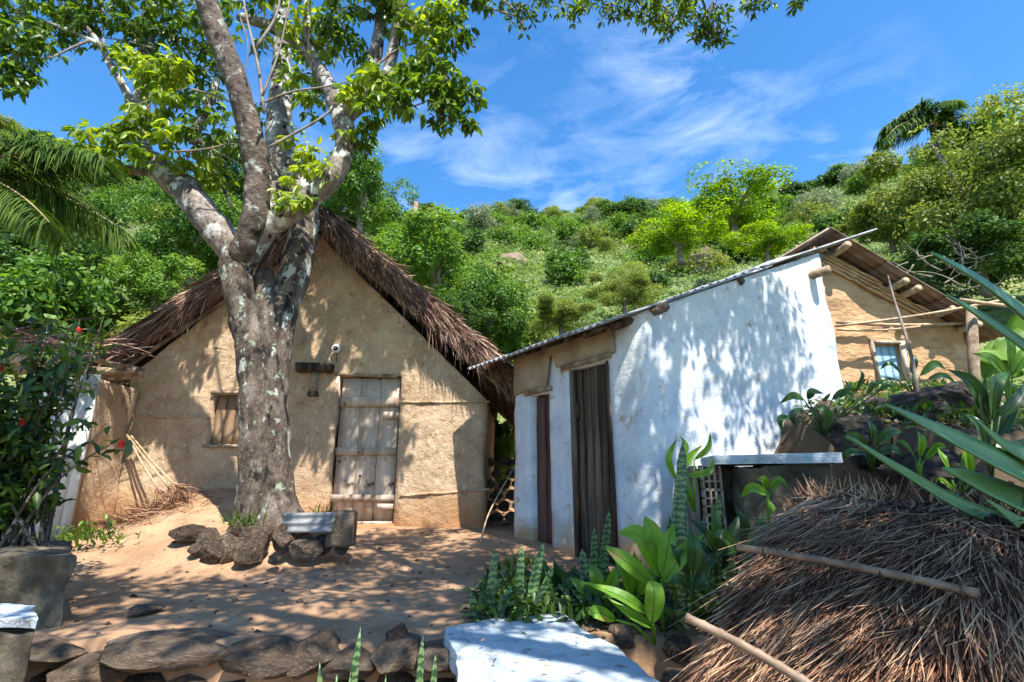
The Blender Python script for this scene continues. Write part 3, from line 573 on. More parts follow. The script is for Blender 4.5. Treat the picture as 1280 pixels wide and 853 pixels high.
m = MB(); m.box(((bl+brr)/2, YH+.12, (bb+bt)/2), (brr-bl-.01, .02, bt-bb-.01)); ws = sub(m.build('window_shutter', mt['darkwood'], oh))
for k in range(3):
    bw = (brr-bl-.03)/3; plank(ws, 'plank', (bl+.015+bw*(k+.5), YH+.06, (bb+bt)/2), (bw-.004, .02, bt-bb-.03), mt['bluewood'], jit=.002)
for (x_, z_, w_, h_) in [(bl-.02, (bb+bt)/2, .045, bt-bb+.16), (brr+.03, (bb+bt)/2, .07, bt-bb+.16), ((bl+brr)/2, bt+.03, brr-bl+.02, .05), ((bl+brr)/2, bb-.03, brr-bl+.02, .05)]:
    m = MB(); m.box((x_, YH-.01, z_), (w_, .08, h_), jit=.004); m.build('window_frame', mt['oldwood'], oh)
# horizontal battens of wattle showing through the mud on the gable
x_top = P(1037, 286, YH)[0]
for k in range(26):
    zc = P(1060, 404, YH)[2]+.075*k        # rows of mud lumps follow the roof slope
    x_a = max(x0+.02, x_top-.3); pts = []
    for x_ in np.arange(x_a, x1-.15, .075):
        z_ = zc+(x_-x_a)*-.62+1.05
        if z_ < P(1060, 399, YH)[2] or z_ > o_t(0, x_, YH)-.03: continue
        pts.append((x_, YH-.045+.02*nz((x_*9, k*3.7, 0)), z_+.012*nz((x_*6, k, 3))))
    if len(pts) > 2: m = MB(); m.tube(pts, [.026+.016*nz((q_[0]*14, k*5, 1)) for q_ in pts], 7, rough=.5, rs=14); m.build('wattle_rib', mt['ochre'], oh, smooth=True)
dr_ = (pe-pk); dr_ = dr_/np.linalg.norm(dr_); dlft = U(pl_-pk)
nr_ = np.array([-dr_[2], 0, dr_[0]]); nl_ = np.array([dlft[2], 0, -dlft[0]]); nl_ = nl_ if nl_[2] > 0 else -nl_
Lr = np.linalg.norm(pe-pk)
for j, (q0, q1) in enumerate(((0, Lr*.36), (Lr*.33, Lr*.69), (Lr*.66, Lr))):
    for k in range(5):
        corr_sheet(pk+np.array([0, .86*k, 0])+dr_*q0+nr_*(.02*(2-j)), np.array([0, 1., 0]), dr_, .9, q1-q0, .02, .15, .014, nr_, steps=3).build('roof_sheet', mt['tile'], oh, smooth=True)
for k in range(5):
    corr_sheet(pk+np.array([0, .86*k, 0])+nl_*.01, np.array([0, 1., 0]), dlft, .9, 3.0, .02, .15, .014, nl_, steps=3).build('roof_sheet', mt['tile'], oh, smooth=True)
for j, t in enumerate((.12, .46, .53, .72, .86)):
    q = pk+dr_*Lr*t-nr_*.09; m = MB(); m.tube([q+np.array([0, .02 if j else -.02, 0]), q+np.array([0, 4, 0])], .055, 9, rough=.1); m.build('purlin', mt['bamboo'], oh, smooth=True)
for (a, b_, Ya, Yb, r_) in [((1044, 408), (1268, 372), 7.75, 7.3, .022), ((1046, 403), (1205, 404), 7.85, 7.85, .028), ((1046, 412), (1150, 408), 7.7, 7.8, .02), ((1200, 375), (1345, 386), 7.2, 7.2, .03)]:
    p0 = P(*a, Ya); p1 = P(*b_, Yb); m = MB(); m.tube([p0+(p1-p0)*t+np.array([0, 0, -.04*math.sin(t*3.1)]) for t in np.linspace(0, 1, 9)], r_, 7, rough=.12); m.build('bamboo_pole', mt['bamboo'], oh, smooth=True)
p0 = P(1218, 475, 7.4); p1 = P(1214, 385, 7.4); m = MB(); m.tube([p0-np.array([0, 0, .6]), p0, p1], .07, 9, rough=.15); m.build('corner_post', mt['log'], oh, smooth=True)

# =================================================================== TREES
def limb(mb, pts, rad, rough=.18, seg=14, k=7, rs=4): p, r = cat_rom(pts, rad, k); mb.tube(p, r, seg, rough=rough, rs=rs)
YT = 5.55
tb = P(338, 668, YT)
tree = empty('big_tree', (tb[0], YT, .2), 'big spreading tree with pale lichen-blotched trunk and limbs in front of the thatched hut', 'tree')
q = lambda u, v, Y=YT: P(u, v, Y)
tr = MB()
# front stem
limb(tr, [q(322, 700, 5.5), q(320, 655, 5.5), q(318, 600, 5.5), q(318, 530, 5.5), q(316, 450, 5.48), q(305, 395, 5.45), q(294, 340, 5.4), q(298, 305, 5.4)], [.31, .215, .165, .158, .158, .162, .165, .15], seg=26, k=9)
# rear stem
limb(tr, [q(360, 690, 5.65), q(352, 640, 5.65), q(345, 560, 5.7), q(344, 470, 5.75), q(352, 400, 5.8), q(372, 330, 5.9), q(382, 270, 6.0)], [.25, .165, .14, .145, .165, .18, .17], seg=26, k=9)
limb(tr, [q(335, 680, 5.45), q(338, 600, 5.55), q(335, 480, 5.6), q(330, 400, 5.62), q(330, 340, 5.65)], [.28, .18, .15, .13, .10], seg=22)
for (u_, v_) in ((285, 690), (395, 672), (345, 705)):
    limb(tr, [q(340, 600, 5.5), q((340+u_)/2, 650, 5.45), q(u_, v_, 5.4)], [.12, .13, .05], seg=10)
tree_trunk = tr.build('trunk', mt['bark'], tree, smooth=True)
lb = MB()      # pale limb to the upper left
limb(lb, [q(300, 330, 5.42), q(272, 290, 5.5), q(250, 262, 5.55), q(225, 232, 5.6), q(195, 208, 5.65), q(178, 190, 5.7), q(176, 140, 5.75), q(182, 80, 5.8), q(186, 30, 5.9), q(190, -60, 6)], [.15, .17, .17, .17, .16, .12, .11, .10, .095, .08], seg=20)
limb(lb, [q(190, 212, 5.62), q(172, 213, 5.6), q(158, 212, 5.58)], [.10, .06, .05], seg=12)
limb(lb, [q(172, 170, 5.7), q(160, 120, 5.65), q(140, 84, 5.6), q(128, 60, 5.55), q(108, 35, 5.5), q(80, 10, 5.4), q(60, -20, 5.3)], [.07, .05, .045, .035, .03, .025, .02], seg=10)
limb(lb, [q(125, 56, 5.55), q(85, 38, 5.4), q(40, 24, 5.3), q(-20, 18, 5.2)], [.03, .024, .018, .012], seg=8)
limb(lb, [q(112, 50, 5.5), q(90, 60, 5.4), q(60, 73, 5.35), q(30, 72, 5.3)], [.02, .016, .012, .008], seg=7)
lb.build('limb', mt['barkpale'], tree, smooth=True)
lb = MB()      # dark limb in front
limb(lb, [q(300, 325, 5.38), q(318, 280, 5.25), q(322, 235, 5.15), q(318, 190, 5.05), q(308, 150, 4.95), q(294, 100, 4.85), q(275, 50, 4.75), q(258, 0, 4.65), q(245, -70, 4.5)], [.15, .155, .14, .135, .13, .13, .125, .12, .11], seg=20)
lb.build('limb', mt['barkdark'], tree, smooth=True)
lb = MB()      # limb to the right
limb(lb, [q(300, 330, 5.4), q(330, 290, 5.35), q(365, 262, 5.3), q(400, 238, 5.25), q(425, 205, 5.25), q(432, 170, 5.3), q(425, 140, 5.35)], [.14, .14, .13, .125, .115, .11, .13], seg=20)
limb(lb, [q(428, 150, 5.35), q(412, 110, 5.45), q(392, 78, 5.55), q(360, 45, 5.7), q(325, 28, 5.8), q(300, 22, 5.9)], [.12, .105, .09, .085, .075, .06], seg=16)
limb(lb, [q(430, 150, 5.35), q(450, 120, 5.3), q(466, 80, 5.3), q(474, 40, 5.3), q(482, -20, 5.35)], [.11, .09, .085, .075, .07], seg=16)
limb(lb, [q(440, 140, 5.35), q(478, 110, 5.25), q(492, 60, 5.2), q(500, 10, 5.15), q(508, -40, 5.1)], [.09, .075, .075, .07, .06], seg=14)
limb(lb, [q(395, 82, 5.5), q(384, 40, 5.4), q(388, -30, 5.3)], [.06, .05, .04], seg=10)
lb.build('limb', mt['barkpale'], tree, smooth=True)
lb = MB()      # upright limb behind, and the forked one at its left
limb(lb, [q(384, 285, 6.0), q(372, 225, 6.1), q(352, 200, 6.2), q(350, 140, 6.3), q(352, 80, 6.4), q(352, 20, 6.5), q(350, -60, 6.6)], [.16, .17, .19, .17, .13, .11, .10], seg=18)
limb(lb, [q(335, 300, 6.1), q(342, 250, 6.1), q(346, 210, 6.15)], [.14, .14, .12], seg=16)
limb(lb, [q(290, 260, 6.2), q(255, 180, 6.3), q(242, 176, 6.3), q(262, 128, 6.3), q(272, 95, 6.35)], [.02, .055, .06, .05, .04], seg=12)
lb.build('limb', mt['barkpale'], tree, smooth=True)
tw = MB()      # long thin twigs crossing the crown
tws = [([(330, 140), (322, 80), (308, 20), (300, -30)], 4.9, .02), ([(325, 130), (365, 115), (410, 108), (450, 98)], 5.0, .015), ([(335, 185), (372, 165), (405, 145), (430, 125), (455, 118)], 5.0, .017),
       ([(240, 112), (270, 120), (292, 130)], 4.9, .014), ([(218, 190), (260, 186), (300, 175)], 5.0, .014), ([(320, 60), (345, 20), (352, -20)], 4.7, .02), ([(328, 120), (350, 60), (362, 0)], 4.7, .014),
       ([(430, 122), (480, 136), (520, 132), (548, 118)], 5.1, .014), ([(455, 95), (500, 60), (540, 50), (572, 42)], 5.1, .014), ([(500, 25), (530, 40), (580, 70)], 5.0, .010), ([(180, 195), (150, 175), (110, 170), (80, 180)], 5.5, .014),
       ([(178, 130), (200, 118), (235, 110)], 5.5, .014), ([(190, 60), (150, 50), (100, 44)], 5.6, .012), ([(130, 60), (128, 20), (130, -20)], 5.5, .015), ([(300, 22), (310, 60), (302, 120)], 5.2, .010), ([(500, -20), (560, 0), (610, 10), (650, 22)], 5.0, .018), ([(650, 22), (655, 40)], 5.0, .007),
       ([(318, 200), (340, 235), (350, 262)], 5.1, .01), ([(262, 185), (300, 205)], 5.1, .008)]
for pts, Y_, r_ in tws:
    n = len(pts); limb(tw, [q(u, v, Y_+.05*k) for k, (u, v) in enumerate(pts)], np.linspace(r_, r_*.5, n), .05, 6, 5)
tw.build('twigs', mt['twig'], tree, smooth=True)['kind'] = 'stuff'
# crown: (u, v, depth, radius px, rosettes, light?)
cl = [(30, 20, 5.3, 55, 60, 0), (-30, 60, 5.2, 50, 50, 0), (20, 75, 5.3, 40, 40, 0), (25, 105, 5.3, 26, 14, 0), (90, 8, 5.5, 40, 40, 0), (140, 15, 5.6, 45, 40, 0), (95, 35, 5.5, 35, 26, 0), (45, 50, 5.3, 40, 30, 0),
      (165, 30, 5.6, 35, 28, 0), (215, 20, 5.8, 40, 40, 0), (150, 62, 5.6, 20, 10, 0), (235, 60, 6.2, 45, 46, 0), (270, 90, 6.4, 40, 40, 0), (225, 100, 6.3, 35, 28, 0), (255, 130, 6.4, 35, 26, 0), (200, 80, 5.9, 25, 16, 0),
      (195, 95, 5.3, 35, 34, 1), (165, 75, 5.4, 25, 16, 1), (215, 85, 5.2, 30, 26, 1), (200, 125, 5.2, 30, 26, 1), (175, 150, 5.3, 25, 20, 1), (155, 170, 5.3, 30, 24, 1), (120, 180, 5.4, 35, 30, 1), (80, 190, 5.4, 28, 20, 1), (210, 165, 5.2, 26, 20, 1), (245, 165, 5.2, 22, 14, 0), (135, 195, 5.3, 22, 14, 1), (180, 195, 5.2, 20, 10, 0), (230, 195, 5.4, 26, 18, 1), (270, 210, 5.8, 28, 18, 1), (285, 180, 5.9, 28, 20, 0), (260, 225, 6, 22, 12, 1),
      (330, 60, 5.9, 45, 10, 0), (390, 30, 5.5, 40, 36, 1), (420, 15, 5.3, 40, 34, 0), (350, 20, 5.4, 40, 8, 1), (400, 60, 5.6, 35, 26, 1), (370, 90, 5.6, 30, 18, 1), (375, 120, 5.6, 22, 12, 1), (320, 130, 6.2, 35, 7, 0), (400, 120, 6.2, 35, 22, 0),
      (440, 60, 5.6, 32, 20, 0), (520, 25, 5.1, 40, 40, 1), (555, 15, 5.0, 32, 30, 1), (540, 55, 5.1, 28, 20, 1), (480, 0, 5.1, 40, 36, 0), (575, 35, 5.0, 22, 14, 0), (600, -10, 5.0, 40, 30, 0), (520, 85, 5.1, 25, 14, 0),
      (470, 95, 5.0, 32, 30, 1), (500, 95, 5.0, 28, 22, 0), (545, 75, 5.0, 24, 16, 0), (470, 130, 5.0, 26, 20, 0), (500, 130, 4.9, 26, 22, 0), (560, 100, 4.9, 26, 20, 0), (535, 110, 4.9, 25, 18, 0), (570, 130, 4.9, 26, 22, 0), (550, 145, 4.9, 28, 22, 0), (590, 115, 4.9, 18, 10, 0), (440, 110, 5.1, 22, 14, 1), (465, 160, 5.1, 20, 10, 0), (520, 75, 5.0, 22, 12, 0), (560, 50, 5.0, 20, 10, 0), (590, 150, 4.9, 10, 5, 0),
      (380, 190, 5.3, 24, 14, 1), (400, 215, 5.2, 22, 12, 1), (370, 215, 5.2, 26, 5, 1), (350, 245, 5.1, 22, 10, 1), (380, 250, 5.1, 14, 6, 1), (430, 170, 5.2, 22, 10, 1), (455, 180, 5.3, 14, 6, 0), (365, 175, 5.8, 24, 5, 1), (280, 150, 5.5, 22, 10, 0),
      (200, -40, 5.6, 90, 90, 0), (330, -40, 5.2, 80, 80, 0), (60, -50, 5.2, 90, 90, 0), (480, -60, 5.0, 90, 90, 0), (-80, 10, 5.1, 60, 60, 0), (300, 10, 5.9, 50, 14, 0), (260, 20, 6.1, 50, 40, 0)]
fo = MB(); fl = MB(); fl_tw = MB(); ind = []
for (u, v, Y_, rp, nr, hi) in cl:
    rm = rp/F*Y_*1.02; c = q(u, v, Y_)
    pts = c+rdir(nr)*(rng.uniform(0, 1, (nr, 1))**.4)*rm*np.array([1, .9, .9])
    if hi == 0 and 4.85 < Y_ < 5.05 and v > 60 and len(ind) < 46: ind += list(pts[:6]); pts = pts[6:]
    pts = pts[:max(4, int(len(pts)*.86))]
    sprays(fl if hi else fo, pts, 8, .145, .75, T7, .42)
    for p in pts[::3]: fl_tw.tube([c, (c+p)/2+np.array([0, 0, .03]), p], [.007, .005, .003], 4, cap=False)
fl_tw.build('twigs', mt['twig'], tree)['kind'] = 'stuff'
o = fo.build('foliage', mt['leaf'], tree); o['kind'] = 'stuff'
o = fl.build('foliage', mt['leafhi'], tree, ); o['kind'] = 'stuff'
lm = MB(); leaves(lm, [(0, 0, 0)], np.array([[1., 0, 0]]), np.array([[0, 0, 1.]]), .14, .056, T7); leafmesh = lm.mesh('leaf', mt['leaf'])
for p in ind[:36]:
    for k in range(8):
        a = rng.uniform(0, 6.28); el = rng.normal(.75, .3); rot = Matrix.Rotation(a, 3, 'Z') @ Matrix.Rotation(el, 3, 'Y') @ Matrix.Rotation(rng.normal()*.4, 3, 'X')
        inst('leaf', leafmesh, tree, p, rot.to_euler(), (rng.uniform(.8, 1.15),)*3)

# overhanging canopy tree rooted behind the camera
ct = empty('canopy_tree', (4.2, -3.0, -.7), 'overhanging tree whose small-leaved twigs dip into the top right of the sky', 'tree')
m = MB()
limb(m, [(4.2, -3, -.9), (4.1, -2.8, 1.5), (3.8, -2.2, 3.5), (3.3, -1.2, 5.0)], [.4, .3, .26, .2], seg=18)
hubs = [(1.2, 1.2, 5.6), (2.6, 3.2, 6.2), (.0, 2.6, 6.0), (4.8, 2.4, 6.0), (-1.2, .8, 5.8), (3.4, .5, 5.2), (5.6, .2, 5.6)]
for h in hubs: limb(m, [(3.3, -1.2, 5.0), tuple((np.array((3.3, -1.2, 5.0))+np.array(h))/2+np.array([0, 0, .3])), h], [.16, .09, .04], seg=10)
m.build('trunk', mt['barkdark'], ct, smooth=True)
can = MB()
twm = MB()
tips = [(650, 20, 26, 14), (670, 2, 22, 8), (722, 15, 18, 12), (745, -5, 25, 16), (765, 18, 16, 8), (790, 2, 30, 22), (820, 15, 26, 22), (835, 28, 20, 14), (858, 12, 24, 16), (880, 40, 16, 12), (900, 45, 18, 14), (893, 18, 22, 14), (870, 45, 10, 5), (940, 5, 18, 12), (995, 5, 12, 7), (960, -8, 25, 12), (700, -12, 40, 24), (870, -15, 50, 36)]
for (u, v, rp, nr) in tips:
    c = P(u, v, 3.9); rm = rp/F*3.9; pts = c+rdir(nr)*(rng.uniform(0, 1, (nr, 1))**.5)*rm
    sprays(can, pts, 9, .075, .3, T7, .36, .6)
    for p in pts[::2]: twm.tube([c+np.array([0, 0, .15]), (c+p)/2+np.array([0, 0, .06]), p], [.008, .006, .004], 4, cap=False)
for pts in ([(560, -30), (620, -5), (650, 22), (655, 38)], [(700, -40), (780, -15), (840, 18), (825, 55)], [(800, -40), (870, -10), (885, 30), (895, 50)], [(840, -30), (930, -12), (1000, 0)]):
    limb(twm, [P(u, v, 3.9) for u, v in pts], [.018, .013, .009, .005][:len(pts)], .05, 6, 5)
# shade-giving crown above and behind the camera, unseen clumps set up-sun of chosen spots to shade them
def shade(target, tt, spread, nr, per=9, ln=.11):
    c = np.array(target)+S*tt; c[2] = max(c[2], 1)
    pts = c+rng.normal(size=(nr, 3))*spread*np.array([1, 1, .6])
    vis = (pts[:, 2]-.8)/np.maximum(pts[:, 1], .05) < 1.3; vis &= pts[:, 1] > .3
    pts = pts[~vis]
    if len(pts): sprays(can, pts, per, ln, .3, T4, .42, .5); twm.tube([c-np.array([0, 0, .2]), c, pts[0]], [.02, .015, .006], 5, cap=False)
for k in range(200):
    x = rng.uniform(-4.4, 1.3); y = rng.uniform(3.0, 6.5)
    if x < -2.0 and y > 4.7: continue
    shade((x, y, 0), rng.uniform(6.1, 7.4), .17, 17)
for k in range(70):                  # lower path, straw shelter, slab
    shade((rng.uniform(-3.6, 3.6), rng.uniform(1.0, 3.1), .2), rng.uniform(5, 6.6), .25, 10)
for k in range(48): shade((rng.uniform(1.0, 3.6), rng.uniform(1.3, 2.7), .5), rng.uniform(4.5, 6), .25, 11)
for k in range(46): shade((rng.uniform(1.8, 4.9), rng.uniform(3.3, 4.6), rng.uniform(.5, 1.6)), rng.uniform(5, 6), .28, 11)
for (u_, v_, n_) in [(822, 430, 20), (850, 405, 20), (880, 390, 20), (905, 372, 20), (935, 365, 18), (960, 345, 16), (985, 340, 16), (1012, 330, 14), (1030, 400, 6), (845, 430, 12), (880, 445, 10), (905, 480, 7), (930, 500, 5), (950, 400, 12), (975, 350, 12), (990, 430, 8), (1010, 370, 10), (820, 480, 8), (900, 380, 12), (860, 390, 12), (1000, 500, 9), (965, 470, 5)]:
    p = P(u_, v_, 5.0); shade(p, 3.9+rng.uniform(0, .6), .15, n_+4)
for k in range(26): shade((rng.uniform(-.6, 1.6), rng.uniform(3.4, 5.2), .1), rng.uniform(5.5, 6.6), .2, 14)
o = can.build('foliage', mt['leaf'], ct); o['kind'] = 'stuff'
twm.build('twigs', mt['twig'], ct)['kind'] = 'stuff'

# crown library
def crown(n, ln, lobes=9, spread=.62, lr=(.3, .5), flat=.8, T=T4, up=.5):
    mb = MB(); cs = rdir(lobes)*rng.uniform(.35, 1, (lobes, 1))*spread*np.array([1, 1, flat]); cs[:, 2] += .02
    rad = rng.uniform(*lr, lobes); k = rng.integers(0, lobes, n); d = rdir(n); d[:, 2] = np.where(d[:, 2] < -.75, -d[:, 2], d[:, 2])
    rr_ = rad[k]*(rng.uniform(.55, 1.08, n)); p = cs[k]+d*rr_[:, None]*np.array([1, 1, .8])
    # uneven: drop leaves where noise is low
    keep = np.array([nz(x, 3.2, 11) for x in p]) > -.22; p = p[keep]; d = d[keep]; n = len(p)
    nr = U(d*.8+np.array([0, 0, up])+rng.normal(size=(n, 3))*.5); dd = np.cross(nr, rdir(n)); l = ln*rng.uniform(.6, 1.2, n)
    leaves(mb, p, dd, nr, l, l*.55, T); return mb, cs, rad
def trunkmesh(cs, h=1.0):
    m = MB(); limb(m, [(0, 0, -1.0*h-.35), (.03, .02, -.6), (0, 0, -.2)], [.07, .055, .04], seg=7, k=3)
    for c in cs[:6]: limb(m, [(0, 0, -.35), tuple(np.array(c)*.5+np.array([0, 0, -.1])), tuple(c)], [.035, .022, .008], seg=5, k=2)
    return m
LIB = {}
for kname, mat_, n_, ln_ in [('dark', 'g_dark', 5200, .11), ('mid', 'g_mid', 5200, .10), ('yel', 'g_yel', 4500, .09), ('pale', 'g_pale', 4000, .09)]:
    LIB[kname] = []
    for vnt in range(3):
        mb, cs, rad = crown(n_, ln_, 8+2*vnt, .62, (.28, .48), .6+.1*vnt); LIB[kname].append((mb.mesh('crown', mt[mat_]), trunkmesh(cs, .55).mesh('trunk', mt['twig'], smooth=True)))
FINE = {}
for kname, mat_, n_, ln_, lo in [('mid', 'g_mid', 26000, .055, 16), ('dark', 'g_dark', 22000, .06, 14), ('lime', 'g_lime', 16000, .055, 15), ('yel', 'g_yel', 34000, .045, 15)]:
    mb, cs, rad = crown(n_, ln_, lo*2, .82, (.13, .34), .75); FINE[kname] = (mb.mesh('crown', mt[mat_]), trunkmesh(cs, .45).mesh('trunk', mt['twig'], smooth=True))
def put_tree(meshes, loc, sc_, label, group=None, name='hillside_tree', cat='tree'):
    e = empty(name, loc, label, cat, group); cm, tm = meshes; rz = rng.uniform(0, 6.28)
    inst('trunk', tm, e, loc, (0, 0, rz), sc_); inst('crown', cm, e, loc, (0, 0, rz), sc_)
    return e
def px_tree(kind, u, v, Y, ru, rv_, label, lib=None, cat='tree', name='tree', group=None):
    c = P(u, v, Y); sx_ = 1.22*ru/F*Y; sz_ = 1.2*rv_/F*Y; return put_tree((lib or FINE)[kind] if lib is None else lib, c, (sx_, sx_, sz_), label, group, name, cat)
px_tree('mid', 545, 330, 15, 90, 75, 'glossy green tree just behind the right slope of the thatched roof')
px_tree('mid', 610, 395, 14, 62, 70, 'lower green tree between the thatched roof and the white house')
px_tree('dark', 560, 400, 12.5, 55, 50, 'dark shrubby tree tucked against the thatched roof edge')
px_tree('mid', 455, 235, 15, 62, 75, 'green tree rising behind the right limb of the big tree')
px_tree('dark', 420, 260, 18, 65, 60, 'dark tree behind the fork of the big tree')
px_tree('mid', 245, 290, 14, 75, 85, 'leafy tree behind the left limb of the big tree')
px_tree('mid', 195, 355, 13, 60, 60, 'bright leafy tree just above the left thatch slope')
px_tree('dark', 315, 230, 17, 70, 70, 'dark tree seen between the limbs of the big tree')
px_tree('dark', 60, 330, 14, 80, 70, 'dark tree behind the palm frond at far left')
px_tree('mid', 110, 395, 12.5, 55, 40, 'pale green bushy tree above the lean-to roof', lib=FINE['mid'])
px_tree('lime', 915, 262, 19, 82, 52, 'spreading lime-green tree above the white house roof')
px_tree('lime', 850, 295, 17.5, 66, 44, 'lower lime-green tree leaning left above the corrugated roof')
px_tree('lime', 955, 303, 15, 52, 32, 'dense yellow-green bush behind the top of the corrugated roof', cat='bush', name='bush')
px_tree('yel', 780, 362, 14, 46, 38, 'olive round bush just behind the corrugated eave', cat='bush', name='bush')
px_tree('yel', 700, 395, 13, 45, 30, 'low sunlit bush behind the left end of the corrugated roof', cat='bush', name='bush')
px_tree('mid', 1238, 190, 15.5, 78, 70, 'green tree crown rising behind the tall tangled olive tree')
px_tree('yel', 1208, 236, 13, 122, 128, 'tall tangled olive-green tree behind the ochre house')
px_tree('yel', 1280, 260, 12.5, 80, 130, 'tangled tree at the right edge behind the ochre house')
px_tree('dark', 1225, 320, 12.5, 80, 60, 'dark undergrowth tree below the tall tangled tree at right')
px_tree('yel', 1110, 280, 15, 55, 45, 'small olive tree above the peak of the ochre house roof')
px_tree('mid', 625, 560, 10.2, 26, 60, 'green shrub in the gap between the hut and the white house', cat='shrub', name='shrub')
# bare forked branches showing in the olive tree
bt_ = empty('bare_bush', P(1180, 320, 11.8), 'bare grey branches tangled in front of the olive tree', 'bush'); m = MB()
for k in range(26):
    a = P(1180+rng.uniform(-50, 70), 330+rng.uniform(-20, 30), 11.6); d = rng.normal(size=3)*np.array([.5, .3, .35])+np.array([0, 0, .2])
    pts = [a, a+d*.5+rng.normal(size=3)*.1, a+d*1.1+rng.normal(size=3)*.2]; limb(m, pts, [.022, .014, .005], .1, 5, 4)
m.build('branches', mt['twig'], bt_, smooth=True)['kind'] = 'stuff'
# hillside trees
ZN = ['at the far left edge', 'above the palm frond', 'above the lean-to', 'left of the big trunk', 'behind the big trunk', 'right of the big trunk', 'left of the thatch slope end', 'over the gap between roofs', 'above the low roof end', 'over the corrugated roof', 'left of the lime-green tree', 'around the lime-green tree', 'above the ochre house', 'at the far right']
zone = lambda a: ZN[int(np.searchsorted([-.74, -.66, -.58, -.46, -.36, -.24, -.12, -.02, .08, .18, .30, .42, .60], a))]
kn = {'dark': 'dark green domed tree', 'mid': 'mid-green rounded tree', 'yel': 'yellow-green feathery tree', 'pale': 'pale silvery-green tree'}
placed = []; cnt = 0; tries = 0
while cnt < 292 and tries < 16000:
    tries += 1
    a = rng.uniform(-.92, .92); r_ = math.sqrt(rng.uniform(.03, 1))*80
    if r_ < 16: continue
    x, y = r_*math.sin(a), r_*math.cos(a); s_ = rng.uniform(1.4, 2.9)*(.7+.6*r_/80)
    px_ = 640+F*x/y
    meadow = (630 < px_ < 800 and 18 < r_ < 42) or (520 < px_ < 615 and r_ > 70) or (px_ < 130 and r_ > 66)
    if meadow and rng.uniform() < .7: continue
    if r_ > 76: s_ *= .55
    if any((x-X_)**2+(y-Y_)**2 < (.40*(s_+S_))**2 for X_, Y_, S_ in placed): continue
    placed.append((x, y, s_)); kd = rng.choice(['dark', 'mid', 'yel', 'pale'], p=[.34, .34, .22, .10])
    band = ['low on', 'a third up', 'halfway up', 'high on', 'near the top of'][int(np.searchsorted([30, 42, 55, 68], r_))]; sz = 'small ' if s_ < 1.9 else ('big ' if s_ > 2.9 else '')
    ms = LIB[kd][rng.integers(0, 3)]; hgt = rng.uniform(.7, 1.05)
    put_tree(ms, (x, y, hz(x, y)+s_*.36*hgt), (s_, s_, s_*hgt), ' '.join(f'{sz}{kn[kd]} {band} the slope {zone(a)}'.split()[:16]), 'trees covering the hillside'); cnt += 1
# crest trees seen against the sky
for (u_, v_, rp, kd) in [(741, 232, 20, 'dark'), (762, 235, 16, 'dark'), (624, 247, 9, 'dark'), (830, 232, 18, 'mid'), (812, 240, 12, 'mid'), (1018, 212, 12, 'dark'), (870, 238, 14, 'mid'), (690, 252, 12, 'mid')]:
    c = P(u_, v_, 76); s_ = rp/F*76*1.25; c[2] = hz(c[0], c[1])+s_*.55
    put_tree(LIB[kd][0], c, (s_, s_, s_*.7), f'small dark crest tree outlined against the sky {u_ < 700 and "above the grassy crest" or (u_ < 790 and "in the middle of the ridge" or (u_ < 900 and "left of the lime-green tree" or "right of the lime-green tree"))}', 'trees on the skyline')
# scrub and grass over the slope
gs = MB(); N_ = 120000; a = rng.uniform(-1.0, 1.0, N_); r_ = 10+rng.uniform(0, 1, N_)**.75*75; X = r_*np.sin(a); Y = r_*np.cos(a)
ok = ~((X > -6.2) & (X < 8.5) & (Y < 9.4)); X, Y, r_ = X[ok], Y[ok], r_[ok]
Z = ground_z(X, Y); am = np.clip((r_-10)/30, 0, 1); Z = Z+am*np.array([1.6*nz(p, .07)+.6*nz(p, .2, 4) for p in np.stack([X, Y, ground_z(X, Y)], 1)])
n_ = len(X); nzv = np.array([nz((x, y, 0), .35, 2) for x, y in zip(X, Y)]); hgt = .18+.8*np.clip(nzv+.1, 0, 1)
pos = np.stack([X, Y, Z+rng.uniform(-.1, 1, n_)*hgt*(.4+r_/60)], 1); nr = np.array([0, -.5, .8])+rng.normal(size=(n_, 3))*.5
l = (.12+.30*r_/80)*rng.uniform(.6, 1.3, n_); leaves(gs, pos, np.cross(nr, rdir(n_)), nr, l, l*.5, T4)
o = gs.build('hillside_scrub', mt['grass']); tag(o, 'low grass and scrub covering the sunlit slope', 'scrub', kind='stuff')
ub = MB()
nb = 5200; a = rng.uniform(-1.0, 1.0, nb); r_ = 13+rng.uniform(0, 1, nb)**.7*68; bx_ = r_*np.sin(a); by_ = r_*np.cos(a); pxb = 640+F*bx_/by_
keep = ~((pxb > 630) & (pxb < 800) & (r_ > 18) & (r_ < 42) & (rng.uniform(0, 1, nb) < .35)) & ~((np.abs(bx_) < 8.5) & (by_ < 12.3)); bx_, by_, r_ = bx_[keep], by_[keep], r_[keep]
for x, y, q_ in zip(bx_, by_, r_):
    n_ = 44; s_ = rng.uniform(.3, 1.0)*(.7+.7*q_/80)*(1.25 if nz((x, y, 0), .12, 3) > .05 else .8); d = rdir(n_); d[:, 2] = np.abs(d[:, 2]); p = np.array([x, y, hz(x, y)-.1])+d*s_*rng.uniform(.6, 1.1, (n_, 1))*np.array([1.2, 1.2, .9]); nr = d+rng.normal(size=(n_, 3))*.5+np.array([0, 0, .4]); l = rng.uniform(.5, 1.1, n_)*(.13+.22*q_/80); leaves(ub, p, np.cross(nr, rdir(n_)), nr, l, l*.55, T4)
